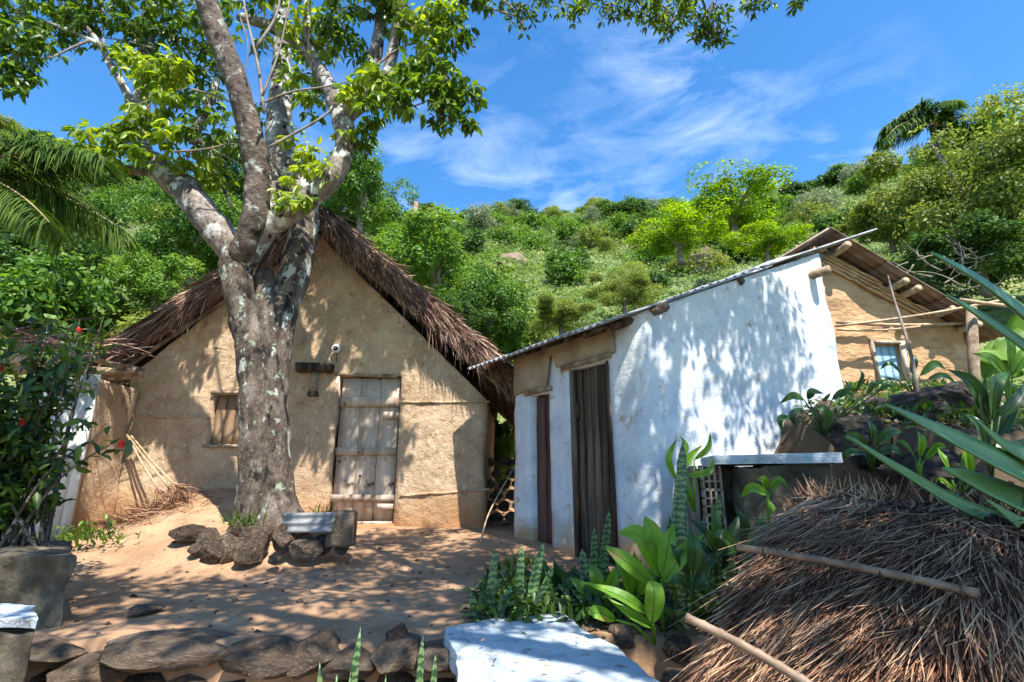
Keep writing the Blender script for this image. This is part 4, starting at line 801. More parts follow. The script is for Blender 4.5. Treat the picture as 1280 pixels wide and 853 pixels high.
for q in range(900):
    a_ = rng.uniform(-.05, .30); q_ = rng.uniform(15, 45); x, y = q_*math.sin(a_), q_*math.cos(a_); n_ = 26; s_ = rng.uniform(.12, .38); d = rdir(n_); d[:, 2] = np.abs(d[:, 2]); p = np.array([x, y, hz(x, y)])+d*s_*rng.uniform(.5, 1.1, (n_, 1)); nr = d+rng.normal(size=(n_, 3))*.5+np.array([0, 0, .3]); l = rng.uniform(.5, 1.1, n_)*.17; leaves(ub, p, np.cross(nr, rdir(n_)), nr, l, l*.45, T4)
tag(ub.build('hillside_bushes', mt['g_bush']), 'tangled bushes filling the slope between the trees', 'bushes', kind='stuff')
# bare rock faces on the slope
for k, (u_, v_, Y_, s_) in enumerate([(640, 325, 34, 1.5), (632, 340, 32, 1.0), (885, 300, 30, 1.6), (870, 330, 28, 1.2)]):
    p = P(u_, v_, Y_); p[2] = hz(p[0], p[1])-.05
    tag(inst('rock_outcrop', RF[k % 4], None, p, (.5, .2, k), (s_*1.2, s_*1.2, s_*.45)), ['pinkish rock outcrop on the slope between the roofs', 'smaller pinkish rock just below the outcrop between the roofs', 'grey-pink rock outcrop under the lime-green tree', 'smaller grey rock beside the outcrop under the lime-green tree'][k], 'rock')
m = MB(); a0 = P(518, 290, 14); a1 = P(520, 253, 14); m.tube([a0, (a0+a1)/2, a1], [.09, .08, .07], 8, rough=.2); tag(m.build('dead_stump', mt['log'], smooth=True), 'bare upright dead trunk above the right thatch slope', 'stump')

# palms
def frond(mb_r, mb_l, root, d, ln, arch=.6, lf=.5, n=60, hang=.8, wd=.02):
    d = U(np.array(d, float)); t = np.linspace(0, 1, 14); pts = [np.array(root)+d*ln*x+np.array([0, 0, -1])*arch*ln*x*x for x in t]; pts = np.array(pts)
    mb_r.tube(pts, np.linspace(.022, .005, 14)*ln/2, 6)
    tt = rng.uniform(.08, 1, n*2); i0 = np.clip((tt*13).astype(int), 0, 12); fr = tt*13-i0; p = pts[i0]*(1-fr[:, None])+pts[i0+1]*fr[:, None]
    tg = U(pts[i0+1]-pts[i0]); sd = U(np.cross(tg, [0, 0, 1.])+1e-6)*np.where(np.arange(n*2) % 2, 1, -1)[:, None]
    dd = U(sd*.8+tg*.6+np.array([0, 0, 1.])*(.25-hang*rng.uniform(.4, 1, (n*2, 1)))+rng.normal(size=(n*2, 3))*.1); L_ = lf*(1-.6*np.abs(tt-.4))*rng.uniform(.8, 1.1, n*2)
    # long leaflet in three bent pieces
    TL = (np.array([(0, -.3, 0), (0, .3, 0), (.35, -.5, .03), (.35, .5, .03), (.7, -.4, -.08), (.7, .4, -.08), (1, 0, -.3)]), None)
    T_ = (TL[0], np.array([[0, 1, 3, 2], [2, 3, 5, 4], [4, 5, 6, 6]]))
    T_ = (np.array([(0, -.3, 0), (0, .3, 0), (.35, -.5, .03), (.35, .5, .03), (.7, -.4, -.08), (.7, .4, -.08), (1, -.05, -.3), (1, .05, -.3)]), np.array([[0, 1, 3, 2], [2, 3, 5, 4], [4, 5, 7, 6]]))
    leaves(mb_l, p, dd, np.array([0, 0, 1.])+sd*.2, L_, wd, T_)
def palm(name, base, top, fr, label, scale=1, lf=.5, n=60, hang=.8, wd=.02, arch=.6, tr_=.1):
    e = empty(name, base, label, 'palm'); m = MB(); b_ = np.array(base); t_ = np.array(top); m.tube([b_+(t_-b_)*x+np.array([.05*math.sin(x*4), 0, 0]) for x in np.linspace(0, 1, 14)], np.linspace(tr_*1.4, tr_, 14), 12, rough=.15, rs=8); m.build('trunk', mt['barkdark'], e, smooth=True)
    for d, l_, ar in fr:
        a, b2 = MB(), MB(); frond(a, b2, top, d, l_, ar, lf, n, hang, wd); fo_ = a.build('frond', mt['bamboo'], e, smooth=True); sub(fo_); b2.build('leaflets', mt['palm'], fo_)
    return e
c = P(1166, 158, 15); palm('palm_tree', (c[0]+.2, 15, 4), tuple(c), [((-1, 0, 1.0), 2.4, .75), ((-.9, -.2, .35), 2.4, .75), ((-.3, 0, 1.3), 2.2, .7), ((.5, 0, 1.2), 2.2, .7), ((1, 0, .8), 2.3, .8), ((-.8, .3, 1.0), 2.4, .8), ((0, -.6, 1), 2.0, .8), ((-1, .1, .05), 2.1, .5), ((.9, .1, .3), 2.3, .7), ((-.6, -.1, 1.5), 2.3, .75)], 'tall blue-green palm rising behind the olive tree at right', lf=.75, n=70, hang=.9, wd=.045)
palm('palm_tree', (-5.9, 4.2, -.1), (-5.45, 4.3, 3.62), [((1, -.02, .5), 1.75, .36), ((.9, .3, .2), 1.55, .42), ((.6, .8, .7), 1.5, .5), ((.95, .1, .95), 1.5, .45), ((-.8, .3, .8), 1.8, .6), ((0, 1, .8), 1.8, .6), ((.2, -1, .9), 1.8, .6), ((.9, -.15, .0), 1.4, .45)], 'feathery palm frond reaching in from the left edge above the lean-to', lf=.58, n=200, hang=.95, wd=.013)
# banana leaves behind the ochre house at right
def blade(mb, pts, wid, fold=.15, wavy=0.0):
    """a long leaf swept along a centre line with width profile wid(t)"""
    pts, _ = cat_rom(pts, [1]*len(pts), 6); n = len(pts); tg = U(np.gradient(pts, axis=0)); up = np.array([0, 0, 1.]); V = []
    for k in range(n):
        t = k/(n-1); sd = np.cross(tg[k], up); sd = U(sd) if np.linalg.norm(sd) > .15 else U(np.cross(tg[k], [0, 1., .2])); nn = np.cross(sd, tg[k]); w_ = wid(t)
        for s_ in (-1, -.55, 0, .55, 1): V.append(pts[k]+sd*s_*w_+nn*(fold*w_*abs(s_)+wavy*w_*math.sin(t*22+s_*2)*abs(s_)))
    mb.add(V, [[k*5+j, k*5+j+1, (k+1)*5+j+1, (k+1)*5+j] for k in range(n-1) for j in range(4)])
def blade2(mb, pts, wid, facing, fold=.12, wavy=0):
    pts, _ = cat_rom(pts, [1]*len(pts), 6); n = len(pts); tg = U(np.gradient(pts, axis=0)); V = []
    for k in range(n):
        t = k/(n-1); sd = U(np.cross(tg[k], facing)); nn = np.cross(sd, tg[k]); w_ = wid(t)
        for s_ in (-1, -.55, 0, .55, 1): V.append(pts[k]+sd*s_*w_+nn*(fold*w_*abs(s_)+wavy*w_*math.sin(t*20+s_)*abs(s_)))
    mb.add(V, [[k*5+j, k*5+j+1, (k+1)*5+j+1, (k+1)*5+j] for k in range(n-1) for j in range(4)])
bn = empty('banana_plant', P(1262, 500, 9.0), 'banana plant with broad pale green leaves right of the ochre house', 'plant')
for pts, w_ in [([(1225, 470), (1250, 440), (1285, 425), (1310, 440)], .22), ([(1240, 460), (1268, 420), (1275, 390), (1262, 370)], .2), ([(1235, 480), (1220, 455), (1240, 445), (1290, 452)], .16), ([(1255, 470), (1275, 460), (1300, 475)], .18), ([(1250, 480), (1260, 430), (1300, 400)], .2)]:
    m = MB(); blade2(m, [P(u, v, 9.0-.1*k) for k, (u, v) in enumerate(pts)], lambda t: w_*math.sin(math.pi*min(1, .08+t*.92))**.6, np.array([.1, -1, .6]), .2, .05); solid(m.build('leaf', mt['banana'], bn, smooth=True), .004)

# =================================================================== STONES, BLOCKS, SLABS
def stone(parent, lib, loc, size, rz=0, tilt=0, k=0, name='stone'): return inst(name, lib[k % len(lib)], parent, loc, (tilt, tilt*.5, rz), size)
se = empty('stone_ring', (tb[0], 5.0, .15), 'ring of rough stones heaped around the foot of the big tree', 'stones')
for k, (u_, v_, w_, h_, Y_, lib) in enumerate([(235, 660, 30, 12, 5.15, RK), (262, 668, 22, 18, 5.05, RK), (288, 678, 20, 22, 4.95, RK), (318, 675, 26, 27, 4.9, RK), (357, 668, 22, 20, 4.95, RK), (385, 678, 26, 17, 4.95, RK), (405, 672, 20, 18, 5.1, RK), (270, 684, 20, 14, 4.92, RK), (300, 655, 22, 14, 5.3, RK), (330, 652, 20, 12, 5.25, RK), (247, 680, 14, 8, 4.95, RK), (427, 680, 12, 8, 5.1, RK), (375, 655, 18, 10, 5.2, RK), (345, 692, 10, 7, 4.8, RK)]):
    s_ = F/Y_; stone(se, lib, P(u_, v_, Y_)-np.array([0, 0, .055]), (.88*w_/s_, w_/s_*.7, h_/s_*.95), k*1.3, .2*math.sin(k*4), k)
p0 = P(428, 662, 5.15); m = MB(); m.box(p0, (.24, .3, .34), jit=.03); o = m.build('stone_block', mt['stone'], loc=None); tag(o, 'squared mossy stone block left of the hut door sill', 'block'); bev = o.modifiers.new('b', 'BEVEL'); bev.width = .03; bev.segments = 3
p0 = P(350, 650, 4.95); p1 = P(412, 650, 4.95); m = corr_sheet(P(349, 667, 4.9), np.array([0, .35, .9])*1.0, np.array([1., 0, .02]), .19, p1[0]-p0[0]+.02, .014, .075, .005, np.array([0, -.9, .35])); tag(m.build('corrugated_scrap', mt['zinc'], smooth=True), 'short piece of grey corrugated sheet leaning on the stones by the tree', 'sheet')
# retaining edge of the yard
re_ = empty('retaining_wall', (-1.6, 2.95, -.4), 'low dry-stone retaining wall with flat capping rocks along the yard edge', 'wall')
for k, (u_, w_, h_, dz) in enumerate([(-60, 55, .085, -.06), (60, 58, .08, -.03), (138, 42, .07, -.11), (225, 92, .105, -.04), (342, 50, .085, -.05), (405, 34, .10, -.04), (450, 30, .08, -.07), (500, 36, .085, -.05), (556, 36, .08, -.05)]):
    p = PZ(u_, 805, 0); p[1] = 2.88+.03*math.sin(k*3); p[0] = P(u_, 805, 3.0)[0]; p[2] = dz; stone(re_, RF, p, (w_/640*3.15, .20, h_), .12*math.sin(k*5), .05*math.sin(k*3), k, 'capping_stone')
k = 0
for row, z_ in enumerate((-.19, -.32, -.46, -.6)):
    for x_ in np.arange(-3.1, .4, .25):
        k += 1; stone(re_, RK, (x_+.12*(row % 2)+rng.uniform(-.03, .03), 2.93-.02*row, z_+rng.uniform(-.02, .02)), (rng.uniform(.11, .17), .12, rng.uniform(.065, .085)), rng.uniform(-.3, .3), .1, k)
for k, (u_, v_, s_, lab) in enumerate([(497, 796, .085, 'rounded stone half buried near the yard edge behind the snake plants'), (180, 762, .12, 'flat pale stone flush with the dirt in the left of the yard'), (170, 660, .06, 'small stone at the foot of the lean-to wall')]):
    p = PZ(u_, v_, .03); 
    if k == 2: p = P(137, 655, 6.1)
    tag(inst('stone', RF[k], None, p, (0, 0, k), (s_, s_*.9, s_*(.25 if k == 1 else .7))), lab, 'stone')
# planter block and whitewashed post at lower left
def blockobj(name, corners, z0, z1, mat, label, cat, jit=.015, parent=None):
    """a masonry block over a plan quadrilateral, with worn surface"""
    m = MB(); n = 16; A, B, Cq, D = [np.array(c_, float) for c_ in corners]; V = []
    def pt(a, b_, z): q_ = (A*(1-a)+B*a)*(1-b_)+(D*(1-a)+Cq*a)*b_; return np.array([q_[0], q_[1], z])
    faces = []
    def patch(f):
        V = []; 
        for i_ in range(n+1):
            for j_ in range(n+1):
                p = f(i_/n, j_/n); c_ = pt(.5, .5, (z0+z1)/2); d = p-c_; d = d/np.linalg.norm(d)
                edge = 0
                V.append(p+d*jit*(nz(p, 3, 3)*1.8+nz(p, 8, 6)*1.0+nz(p, 20, 9)*.6))
        m.add(V, [[i_*(n+1)+j_, (i_+1)*(n+1)+j_, (i_+1)*(n+1)+j_+1, i_*(n+1)+j_+1] for i_ in range(n) for j_ in range(n)])
    patch(lambda a, b_: pt(a, b_, z1)); patch(lambda a, b_: pt(a, 0, z0+(z1-z0)*b_)); patch(lambda a, b_: pt(1, a, z0+(z1-z0)*b_)); patch(lambda a, b_: pt(1-a, 1, z0+(z1-z0)*b_)); patch(lambda a, b_: pt(0, 1-a, z0+(z1-z0)*b_))
    o = m.build(name, mt[mat], parent, smooth=False)
    if parent is None: tag(o, label, cat)
    wm = o.modifiers.new('w', 'WELD'); wm.merge_threshold = .002; bv = o.modifiers.new('b', 'BEVEL'); bv.width = .02; bv.segments = 2; bv.angle_limit = R(50)
    return o
pA = P(-60, 770, 3.3); pB = P(78, 770, 3.3); zt_ = P(60, 695, 3.35)[2]
blockobj('planter', [(pA[0], 3.3), (pB[0], 3.3), (pB[0]*4.1/3.3-.05, 4.1), (pA[0]-.6, 4.1)], -.2, zt_, 'mossy', 'weathered concrete planter box at the left edge of the yard', 'planter', .04)
pA = P(-40, 800, 2.35); pB = P(42, 800, 2.35); zt_ = P(20, 772, 2.4)[2]
pst = empty('gate_post', (pB[0]-.1, 2.4, -.7), 'squat stone post with a whitewashed top in the lower left corner', 'post')
blockobj('shaft', [(pA[0], 2.35), (pB[0], 2.35), (pB[0]*2.62/2.35, 2.62), (pA[0]-.3, 2.62)], -.75, zt_-.03, 'mossy', '', '', .022, pst)
blockobj('painted_top', [(pA[0]-.002, 2.347), (pB[0]+.003, 2.347), (pB[0]*2.625/2.35+.002, 2.625), (pA[0]-.3, 2.625)], zt_-.03, zt_+.006, 'slab', '', '', .018, pst)
# white slab bench in the foreground
c4 = [PZ(557, 786, .05), PZ(603, 862, .05), PZ(808, 842, .05), PZ(702, 763, .05)]
c4 = [(-.35, 3.02), (-.16, 2.02), (.56, 2.26), (.29, 3.36)]
sb = empty('slab_bench', (.1, 2.7, -.7), 'pale blue-white painted slab bench in the bottom centre foreground', 'bench')
blockobj('bench_top', c4, -.05, .05, 'slab', '', '', .02, sb)
cc = np.mean(np.array(c4), 0); blockobj('bench_base', [tuple(cc+(np.array(c_)-cc)*.86) for c_ in c4], -.75, -.052, 'concrete', '', '', .02, sb)
# covered tank beside the white house, with a pierced brick screen
tk = empty('wash_tank', (2.0, 4.3, 0), 'low masonry tank with a whitewashed slab lid and pierced brick beside the white house', 'tank')
zt_ = .99
tl = P(880, 562, 4.35); tr2 = P(1048, 575, 3.75)
blockobj('lid', [(tl[0], 4.15), (tr2[0], 3.72), (tr2[0]+.25, 4.4), (tl[0]+.1, 4.75)], zt_-.07, zt_+.0, 'slab', '', '', .02, tk)
blockobj('front_wall', [(P(925, 600, 4.05)[0], 4.07), (tr2[0]-.04, 3.80), (tr2[0]+.1, 4.1), (P(925, 600, 4.05)[0]+.05, 4.35)], -.1, zt_-.075, 'mossy', '', '', .03, tk)
blockobj('side_wall', [(P(868, 600, 4.25)[0], 4.3), (P(875, 600, 4.25)[0], 4.3), (P(875, 600, 4.25)[0]+.1, 4.85), (P(868, 600, 4.25)[0]+.1, 4.85)], -.1, zt_-.075, 'concrete', '', '', .02, tk)
blockobj('dark_backing', [(tl[0]-.02, 4.62), (tr2[0], 4.5), (tr2[0], 4.7), (tl[0]-.02, 4.74)], -.1, zt_-.08, 'mossy', '', '', .02, tk)  # dark block added so the tank opening reads as shade
px0 = P(876, 570, 4.25); wdt = .14
for k in range(3):
    z1_ = zt_-.08-.19*k; pb_ = MB()
    for x_ in np.linspace(0, wdt, 4): pb_.box((px0[0]+x_, 4.28, z1_-.09), (.012, .1, .18))
    for z_ in np.linspace(0, .18, 4): pb_.box((px0[0]+wdt/2, 4.28, z1_-z_), (wdt+.012, .094, .012))
    pb_.build('pierced_brick', mt['brickhole'], tk)
# boulders and bank stones
for k, (u_, v_, Y_, s_, lab) in enumerate([(1145, 520, 4.6, (.55, .42, .30), 'big dark boulder below the ochre house'), (1075, 545, 4.3, (.34, .3, .26), 'rough brown boulder left of the big dark one'), (1215, 540, 4.7, (.36, .3, .2), 'dark boulder behind the agave blades'), (1165, 595, 3.75, (.42, .30, .2), 'dark rock between the straw shelter and the big boulder'), (1040, 520, 4.75, (.22, .22, .16), 'small pale rock at the foot of the whitewashed corner'), (1195, 500, 5.2, (.3, .3, .2), 'mossy dark rock under the blue window')]):
    p = P(u_, v_, Y_); tag(inst('boulder', (RD+RF)[k % 5] if k != 4 else RF[1], None, p, (.1*k, .1, k*1.7), s_), lab, 'boulder')
# dry stone wall in the gap between the houses
dw = empty('dry_stone_wall', (0, 7.6, .2), 'dark dry-stone wall in the gap behind the hut corner', 'wall')
k = 0
for row in range(7):
    for j in range(7):
        k += 1; z_ = .15+.15*row; x_ = -.32+.2*j+.1*(row % 2)
        stone(dw, RK, (x_, 7.55+.05*math.sin(k*7), z_), (.12+.02*math.sin(k), .12, .085), rng.uniform(-.4, .4), .15*math.sin(k*3), k)
# garden bed stones
for k, (u_, v_, s_, lab) in enumerate([(846, 812, .10, 'rough stone beside the foot of the straw shelter'), (780, 800, .11, 'dark stone behind the right corner of the white slab'), (812, 790, .08, 'small dark stone under the broad leaves'), (845, 850, .09, 'pale stone at the bottom edge beside the straw'), (716, 730, .07, 'small stone at the foot of the tall door')]):
    p = PZ(u_, v_, -.02 if k != 4 else .02); tag(inst('stone', RK[(k+2) % 7], None, p, (0, 0, k), (s_, s_, s_*.7)), lab, 'stone')
# pebbles and litter on the dirt
m = MB(); N_ = 500; x = rng.uniform(-4.5, 1.0, N_); y = rng.uniform(3.0, 6.9, N_); z = ground_z(x, y)+.035*np.array([nz((a_, b_, c_), .9)+.5*nz((a_, b_, c_), 2.7, 3) for a_, b_, c_ in zip(x, y, ground_z(x, y))])+.004
l = rng.uniform(.012, .04, N_); nr = np.array([0, 0, 1.])+rng.normal(size=(N_, 3))*.3; leaves(m, np.stack([x, y, z], 1), np.cross(nr, rdir(N_)), nr, l, l*.5, T4)
N_ = 2500; x = rng.uniform(-.3, 3.8, N_); y = rng.uniform(2.9, 4.6, N_); z = ground_z(x, y)+.02; nr = np.array([0, 0, 1.])+rng.normal(size=(N_, 3))*.4; l = rng.uniform(.03, .09, N_); leaves(m, np.stack([x, y, z], 1), np.cross(nr, rdir(N_)), nr, l, l*.5, T4)
N_ = 30; x = rng.uniform(-.2, .45, N_); y = rng.uniform(2.3, 3.1, N_); nr = np.array([0, 0, 1.])+rng.normal(size=(N_, 3))*.3; l = rng.uniform(.012, .045, N_); leaves(m, np.stack([x, y, np.full(N_, .085)], 1), np.cross(nr, rdir(N_)), nr, l, l*.4, T4)
tag(m.build('leaf_litter', mt['litter']), 'dry leaves and chips scattered over the dirt', 'leaf litter', kind='stuff')
m = MB(); import itertools
for k in range(260):
    x = rng.uniform(-4.5, 1.1); y = rng.uniform(3.0, 6.8); s_ = rng.uniform(.006, .02)*(1.8 if rng.uniform() < .08 else 1); g = gz(x, y)+.035*(nz((x, y, gz(x, y)), .9)+.5*nz((x, y, gz(x, y)), 2.7, 3)); v = np.array([(1, 0, 0), (-1, 0, 0), (0, 1, 0), (0, -1, 0), (0, 0, .7), (0, 0, -.7)])*s_*rng.uniform(.7, 1.3, (6, 3))
    m.add(v+np.array([x, y, g+.002]), [[0, 2, 4], [2, 1, 4], [1, 3, 4], [3, 0, 4], [2, 0, 5], [1, 2, 5], [3, 1, 5], [0, 3, 5]])
tag(m.build('pebbles', mt['stone']), 'small pebbles lying on the dirt yard', 'pebbles', kind='stuff')

# brooms leaning on the hut wall
for k, (u0, v0, u1, v1, lab) in enumerate([(157, 541, 200, 615, 'leftmost twig broom leaning on the hut wall by the lean-to'), (160, 545, 214, 612, 'middle twig broom in the bundle leaning on the hut wall'), (164, 545, 222, 610, 'rightmost twig broom with its head fanned on the mound')]):
    top = P(u0, v0, 6.85); bot = P(u1, v1, 6.45); e = empty('broom', tuple(bot), lab, 'broom', 'twig brooms leaning at the hut corner')
    m = MB(); m.tube([top, (top+bot)/2+np.array([0, 0, -.02]), bot], .012, 6); m.build('handle', mt['bamboo'], e, smooth=True)
    m = MB(); N_ = 120; d = U(bot-top); straw(m, bot-d*.05+rng.normal(size=(N_, 3))*.012, d+rng.normal(size=(N_, 3))*.28, rng.uniform(.18, .32, N_), .007, .05); o = m.build('bristles', mt['hat'], e); o['kind'] = 'stuff'
    for j in range(4):
        p = top+(bot-top)*rng.uniform(.05, .2)+rng.normal(size=3)*.02; 
m = MB(); N_ = 900; p = P(188, 628, 6.35)+rng.normal(size=(N_, 3))*np.array([.28, .15, .03]); p[:, 2] = ground_z(p[:, 0], p[:, 1])+.03; straw(m, p, rng.normal(size=(N_, 3))*np.array([1, 1, .25])+np.array([0, 0, .2]), rng.uniform(.1, .26, N_), .008, .1)
tag(m.build('straw_litter', mt['hat']), 'dry straw strewn at the foot of the brooms', 'straw', kind='stuff')
for k, (a, b_, Ya, Yb, lab) in enumerate([((600, 680), (642, 585), 6.0, 6.6, 'thin bent stick leaning beside the right corner of the hut')]):
    m = MB(); limb(m, [P(*a, Ya), P(612, 640, 6.2), P(*b_, Yb)], [.012, .01, .007], .05, 6); tag(m.build('stick', mt['bamboo'], smooth=True), lab, 'stick')
m = MB(); limb(m, [P(1152, 515, 4.4), P(1138, 440, 4.5), P(1118, 375, 4.7), P(1110, 345, 4.8)], [.018, .014, .010, .006], .1, 7); tag(m.build('stick', mt['twig'], smooth=True), 'thin bare stem standing up from the big boulder across the ochre wall', 'stick')

# =================================================================== STRAW SHELTER
st = empty('straw_shelter', (2.3, 2.2, -.7), 'small shelter covered in brown palm straw with bamboo battens in the lower right foreground', 'shelter')
A0, A1 = P(985, 628, 2.95), P(1330, 655, 2.25)      # ridge
B0, B1 = P(912, 868, 1.95), P(1190, 1010, 1.25)     # eave
def surf(a, b_):      # a along ridge, b down the slope
    a = np.asarray(a)[..., None]; b_ = np.asarray(b_)[..., None]
    p = (A0*(1-a)+A1*a)*(1-b_)+(B0*(1-a)+B1*a)*b_
    up = U(np.cross(B0-A0, A1-A0)); up = up if up[2] > 0 else -up
    return p+up*(.09*np.sin(np.pi*np.clip(b_*.9+.12, 0, 1)))*(1-.25*(2*a-1)**2)-np.array([0, 0, .25])*np.clip(a-.80, 0, 1)*2.2-np.array([0, 0, .12])*np.clip(.12-a, 0, 1)/.12
up_ = U(np.cross(B0-A0, A1-A0)); up_ = up_ if up_[2] > 0 else -up_
ga, gb = np.meshgrid(np.linspace(0, 1, 24), np.linspace(0, 1, 18)); V = surf(ga, gb).reshape(-1, 3)-up_*.05
i = (np.arange(17)[:, None]*24+np.arange(23)[None, :]).ravel(); m = MB(); m.add(V, np.stack([i, i+1, i+25, i+24], 1)); solid(m.build('roof_bed', mt['thatchbase'], st, smooth=True), .03)
# rear slope
i = None; m = MB(); V = []
for k in range(12):
    a = k/11
    for j in range(4):
        p = surf(a, 0)-up_*.04; V.append(p+np.array([.10, .38, -.35])*j/3)
m.add(V, [[k*4+j, (k+1)*4+j, (k+1)*4+j+1, k*4+j+1] for k in range(11) for j in range(3)]); solid(m.build('rear_bed', mt['thatchbase'], st), .03)
m = MB(); N_ = 46000; a = rng.uniform(-.02, 1.0, N_); b_ = rng.uniform(-.06, .95, N_); p = surf(a, b_)
dwn = surf(a, b_+.05)-p; dwn = U(dwn); alo = U(A1-A0)
d = dwn+alo*(rng.normal(-.05, .085, N_)+.10*np.sin(a*23+b_*4)+.05*np.sin(a*61-b_*9))[:, None]+up_*rng.normal(-.012, .02, N_)[:, None]
L_ = rng.uniform(.25, .75, N_); n0 = p+up_*rng.uniform(-.03, .02, N_)[:, None]
def straw2(mb, p0, f_dir, ln, wd, seg=5, sd=None, lift=.02):
    n = len(p0); t = np.linspace(0, 1, seg+1); f_dir = U(f_dir); bend = rng.normal(size=(n, 3))*.065
    V = p0[:, None, :]+f_dir[:, None, :]*t[None, :, None]*ln[:, None, None]+(bend[:, None, :])*(t[None, :, None]**2)*ln[:, None, None]
    s_ = U(np.cross(f_dir, up_)+rng.normal(size=(n, 3))*.22); wv = wd[:, None, None]*.5*(1-.8*t[None, :, None]**2)
    A = np.stack([V-s_[:, None, :]*wv, V+up_*wv*.5, V+s_[:, None, :]*wv], 2).reshape(n, -1, 3); k = 3*(seg+1)
    for off in (0, 1):
        pass
    base = (np.arange(n)*k)[:, None, None, None]+(np.arange(seg)*3)[None, :, None, None]+np.array([0, 1])[None, None, :, None]+np.array([0, 1, 4, 3])[None, None, None, :]
    mb.add(A.reshape(-1, 3), base.reshape(-1, 4))
straw2(m, n0, d, L_, rng.uniform(.0028, .009, N_), 4)
N_ = 3200; a = rng.uniform(0, 1.0, N_); b_ = rng.uniform(-.03, .9, N_); p = surf(a, b_); dwn = U(surf(a, b_+.05)-p); straw2(m, p+up_*rng.uniform(.0, .03, N_)[:, None], dwn+alo*(rng.normal(0, .25, N_))[:, None]+up_*rng.normal(.0, .04, N_)[:, None], rng.uniform(.12, .4, N_), rng.uniform(.010, .020, N_))
# ridge tufts and the shaggy right end
N_ = 1700; a = rng.uniform(0, 1, N_); p = surf(a, np.full(N_, .02))+up_*rng.uniform(-.03, .03, N_)[:, None]; d = -(surf(a, np.full(N_, .1))-surf(a, np.full(N_, 0)))*2+up_*.12+rng.normal(size=(N_, 3))*.16; d = U(d)+np.array([.0, .3, -.1]); straw2(m, p, d, rng.uniform(.04, .17, N_), rng.uniform(.005, .012, N_))
N_ = 130; a = rng.uniform(.1, .98, N_); p = surf(a, np.full(N_, .03)); straw2(m, p, np.array([.1, .0, .35])+rng.normal(size=(N_, 3))*.5, rng.uniform(.05, .22, N_), rng.uniform(.004, .008, N_))
N_ = 2400; b_ = rng.uniform(0, 1, N_); p = surf(rng.uniform(.86, 1, N_), b_)+up_*rng.uniform(-.02, .05, N_)[:, None]; straw2(m, p, U(surf(np.full(N_, .9), b_+.05)-surf(np.full(N_, .9), b_))+np.array([.3, -.1, -.4])+rng.normal(size=(N_, 3))*.22, rng.uniform(.15, .5, N_), rng.uniform(.006, .014, N_))
N_ = 1600; a = rng.uniform(0, .09, N_); b_ = rng.uniform(0, 1, N_); p = surf(a, b_); straw2(m, p, U(surf(a, b_+.05)-p)+np.array([-.10, .0, -.18])+rng.normal(size=(N_, 3))*.14, rng.uniform(.08, .3, N_), rng.uniform(.005, .012, N_))
o = m.build('straw_cover', mt['hat'], st); o['kind'] = 'stuff'
def pole(a, b_, Ya, Yb, r_, nodes=7):
    p0 = P(*a, depth_on(*a)[1]-.035); p1 = P(*b_, depth_on(*b_)[1]-.05); pts = []; rd_ = []
    for t in np.linspace(0, 1, nodes*4+1):
        pts.append(p0+(p1-p0)*t+up_*.012*math.sin(t*3.1)); rd_.append(r_*(1.2 if (round(t*nodes*4) % 4 == 0) else 1))
    m_ = MB(); m_.tube(pts, rd_, 9); return m_
def depth_on(u, v):       # where the ray at (u, v) meets the straw surface, found by search
        aa, bb_ = np.meshgrid(np.linspace(-.05, 1, 60), np.linspace(-.05, 1, 60)); pp = surf(aa, bb_).reshape(-1, 3)+up_*.05; r = ray(u, v); r = r/np.linalg.norm(r); v_ = pp-CAM; d = np.linalg.norm(v_-np.outer(v_ @ r, r), axis=1); sel = d < max(.04, d.min()*1.3); rg = np.where(sel, v_ @ r, 1e9); return pp[np.argmin(rg)]+up_*.02
for (a, b_) in (((922, 684), (1222, 742)), ((858, 772), (1030, 868))):
    pole(a, b_, 0, 0, .0125).build('bamboo_batten', mt['bambood'], st, smooth=True)
P0 = P(922, 684, depth_on(922, 684)[1]-.035); P1 = P(1222, 742, depth_on(1222, 742)[1]-.05)
for t in (.14, .42, .66, .95):
    u_ = 922+300*t; v_ = 684+58*t; p = P0+(P1-P0)*t; m = MB()
    ring = [p+.019*(np.cos(x)*up_+np.sin(x)*U(B0-A0)) for x in np.linspace(0, 2*math.pi, 12)]; m.tube(ring, .0035, 4); m.build('tie', mt['darkwood'], st)
for (x, y) in ((1.35, 2.1), (1.95, 2.75), (2.55, 1.75)):
    m = MB(); m.tube([(x, y, -.8), (x, y, .15)], .04, 8); m.build('post', mt['log'], st, smooth=True)

# =================================================================== PLANTS
def snake_plant(base, specs, label, group=None, Yb=0):
    e = empty('snake_plant', tuple(base), label, 'plant', group)
    for (dx, h, lean, w_, fc) in specs:
        b_ = np.array(base)+np.array([dx, rng.uniform(-.05, .05), -.03]); tip = b_+np.array([lean, rng.uniform(-.05, .05), h]); mid = (b_+tip)/2+np.array([-lean*.15, 0, 0])
        m = MB(); blade2(m, [b_, mid, tip], lambda t: w_*(.55+.9*t if t < .5 else 1.0)*max(0, (1-t))**.38 if t > .5 else w_*(.62+.76*t)*.76*1.0, U(np.array([math.sin(fc), -math.cos(fc), .15])), .35); solid(m.build('leaf', mt['snake'], e, smooth=True), .006)
    return e
g_ = 'snake plants in the garden bed'
def spx(u, v, Y): return P(u, v, Y)
def SP(items, Y, label):      # items: (base u, base v, tip u, tip v, width px)
    b0 = P(items[0][0], items[0][1], Y); b0[2] = gz(b0[0], b0[1]); sp_ = []
    for (bu, bv, tu, tv, wp) in items:
        b_ = P(bu, bv, Y); t_ = P(tu, tv, Y); sp_.append((b_[0]-b0[0], t_[2]-b0[2], t_[0]-b_[0], wp/F*Y/2, rng.uniform(-.5, .5)))
    return snake_plant(b0, sp_, label, g_)
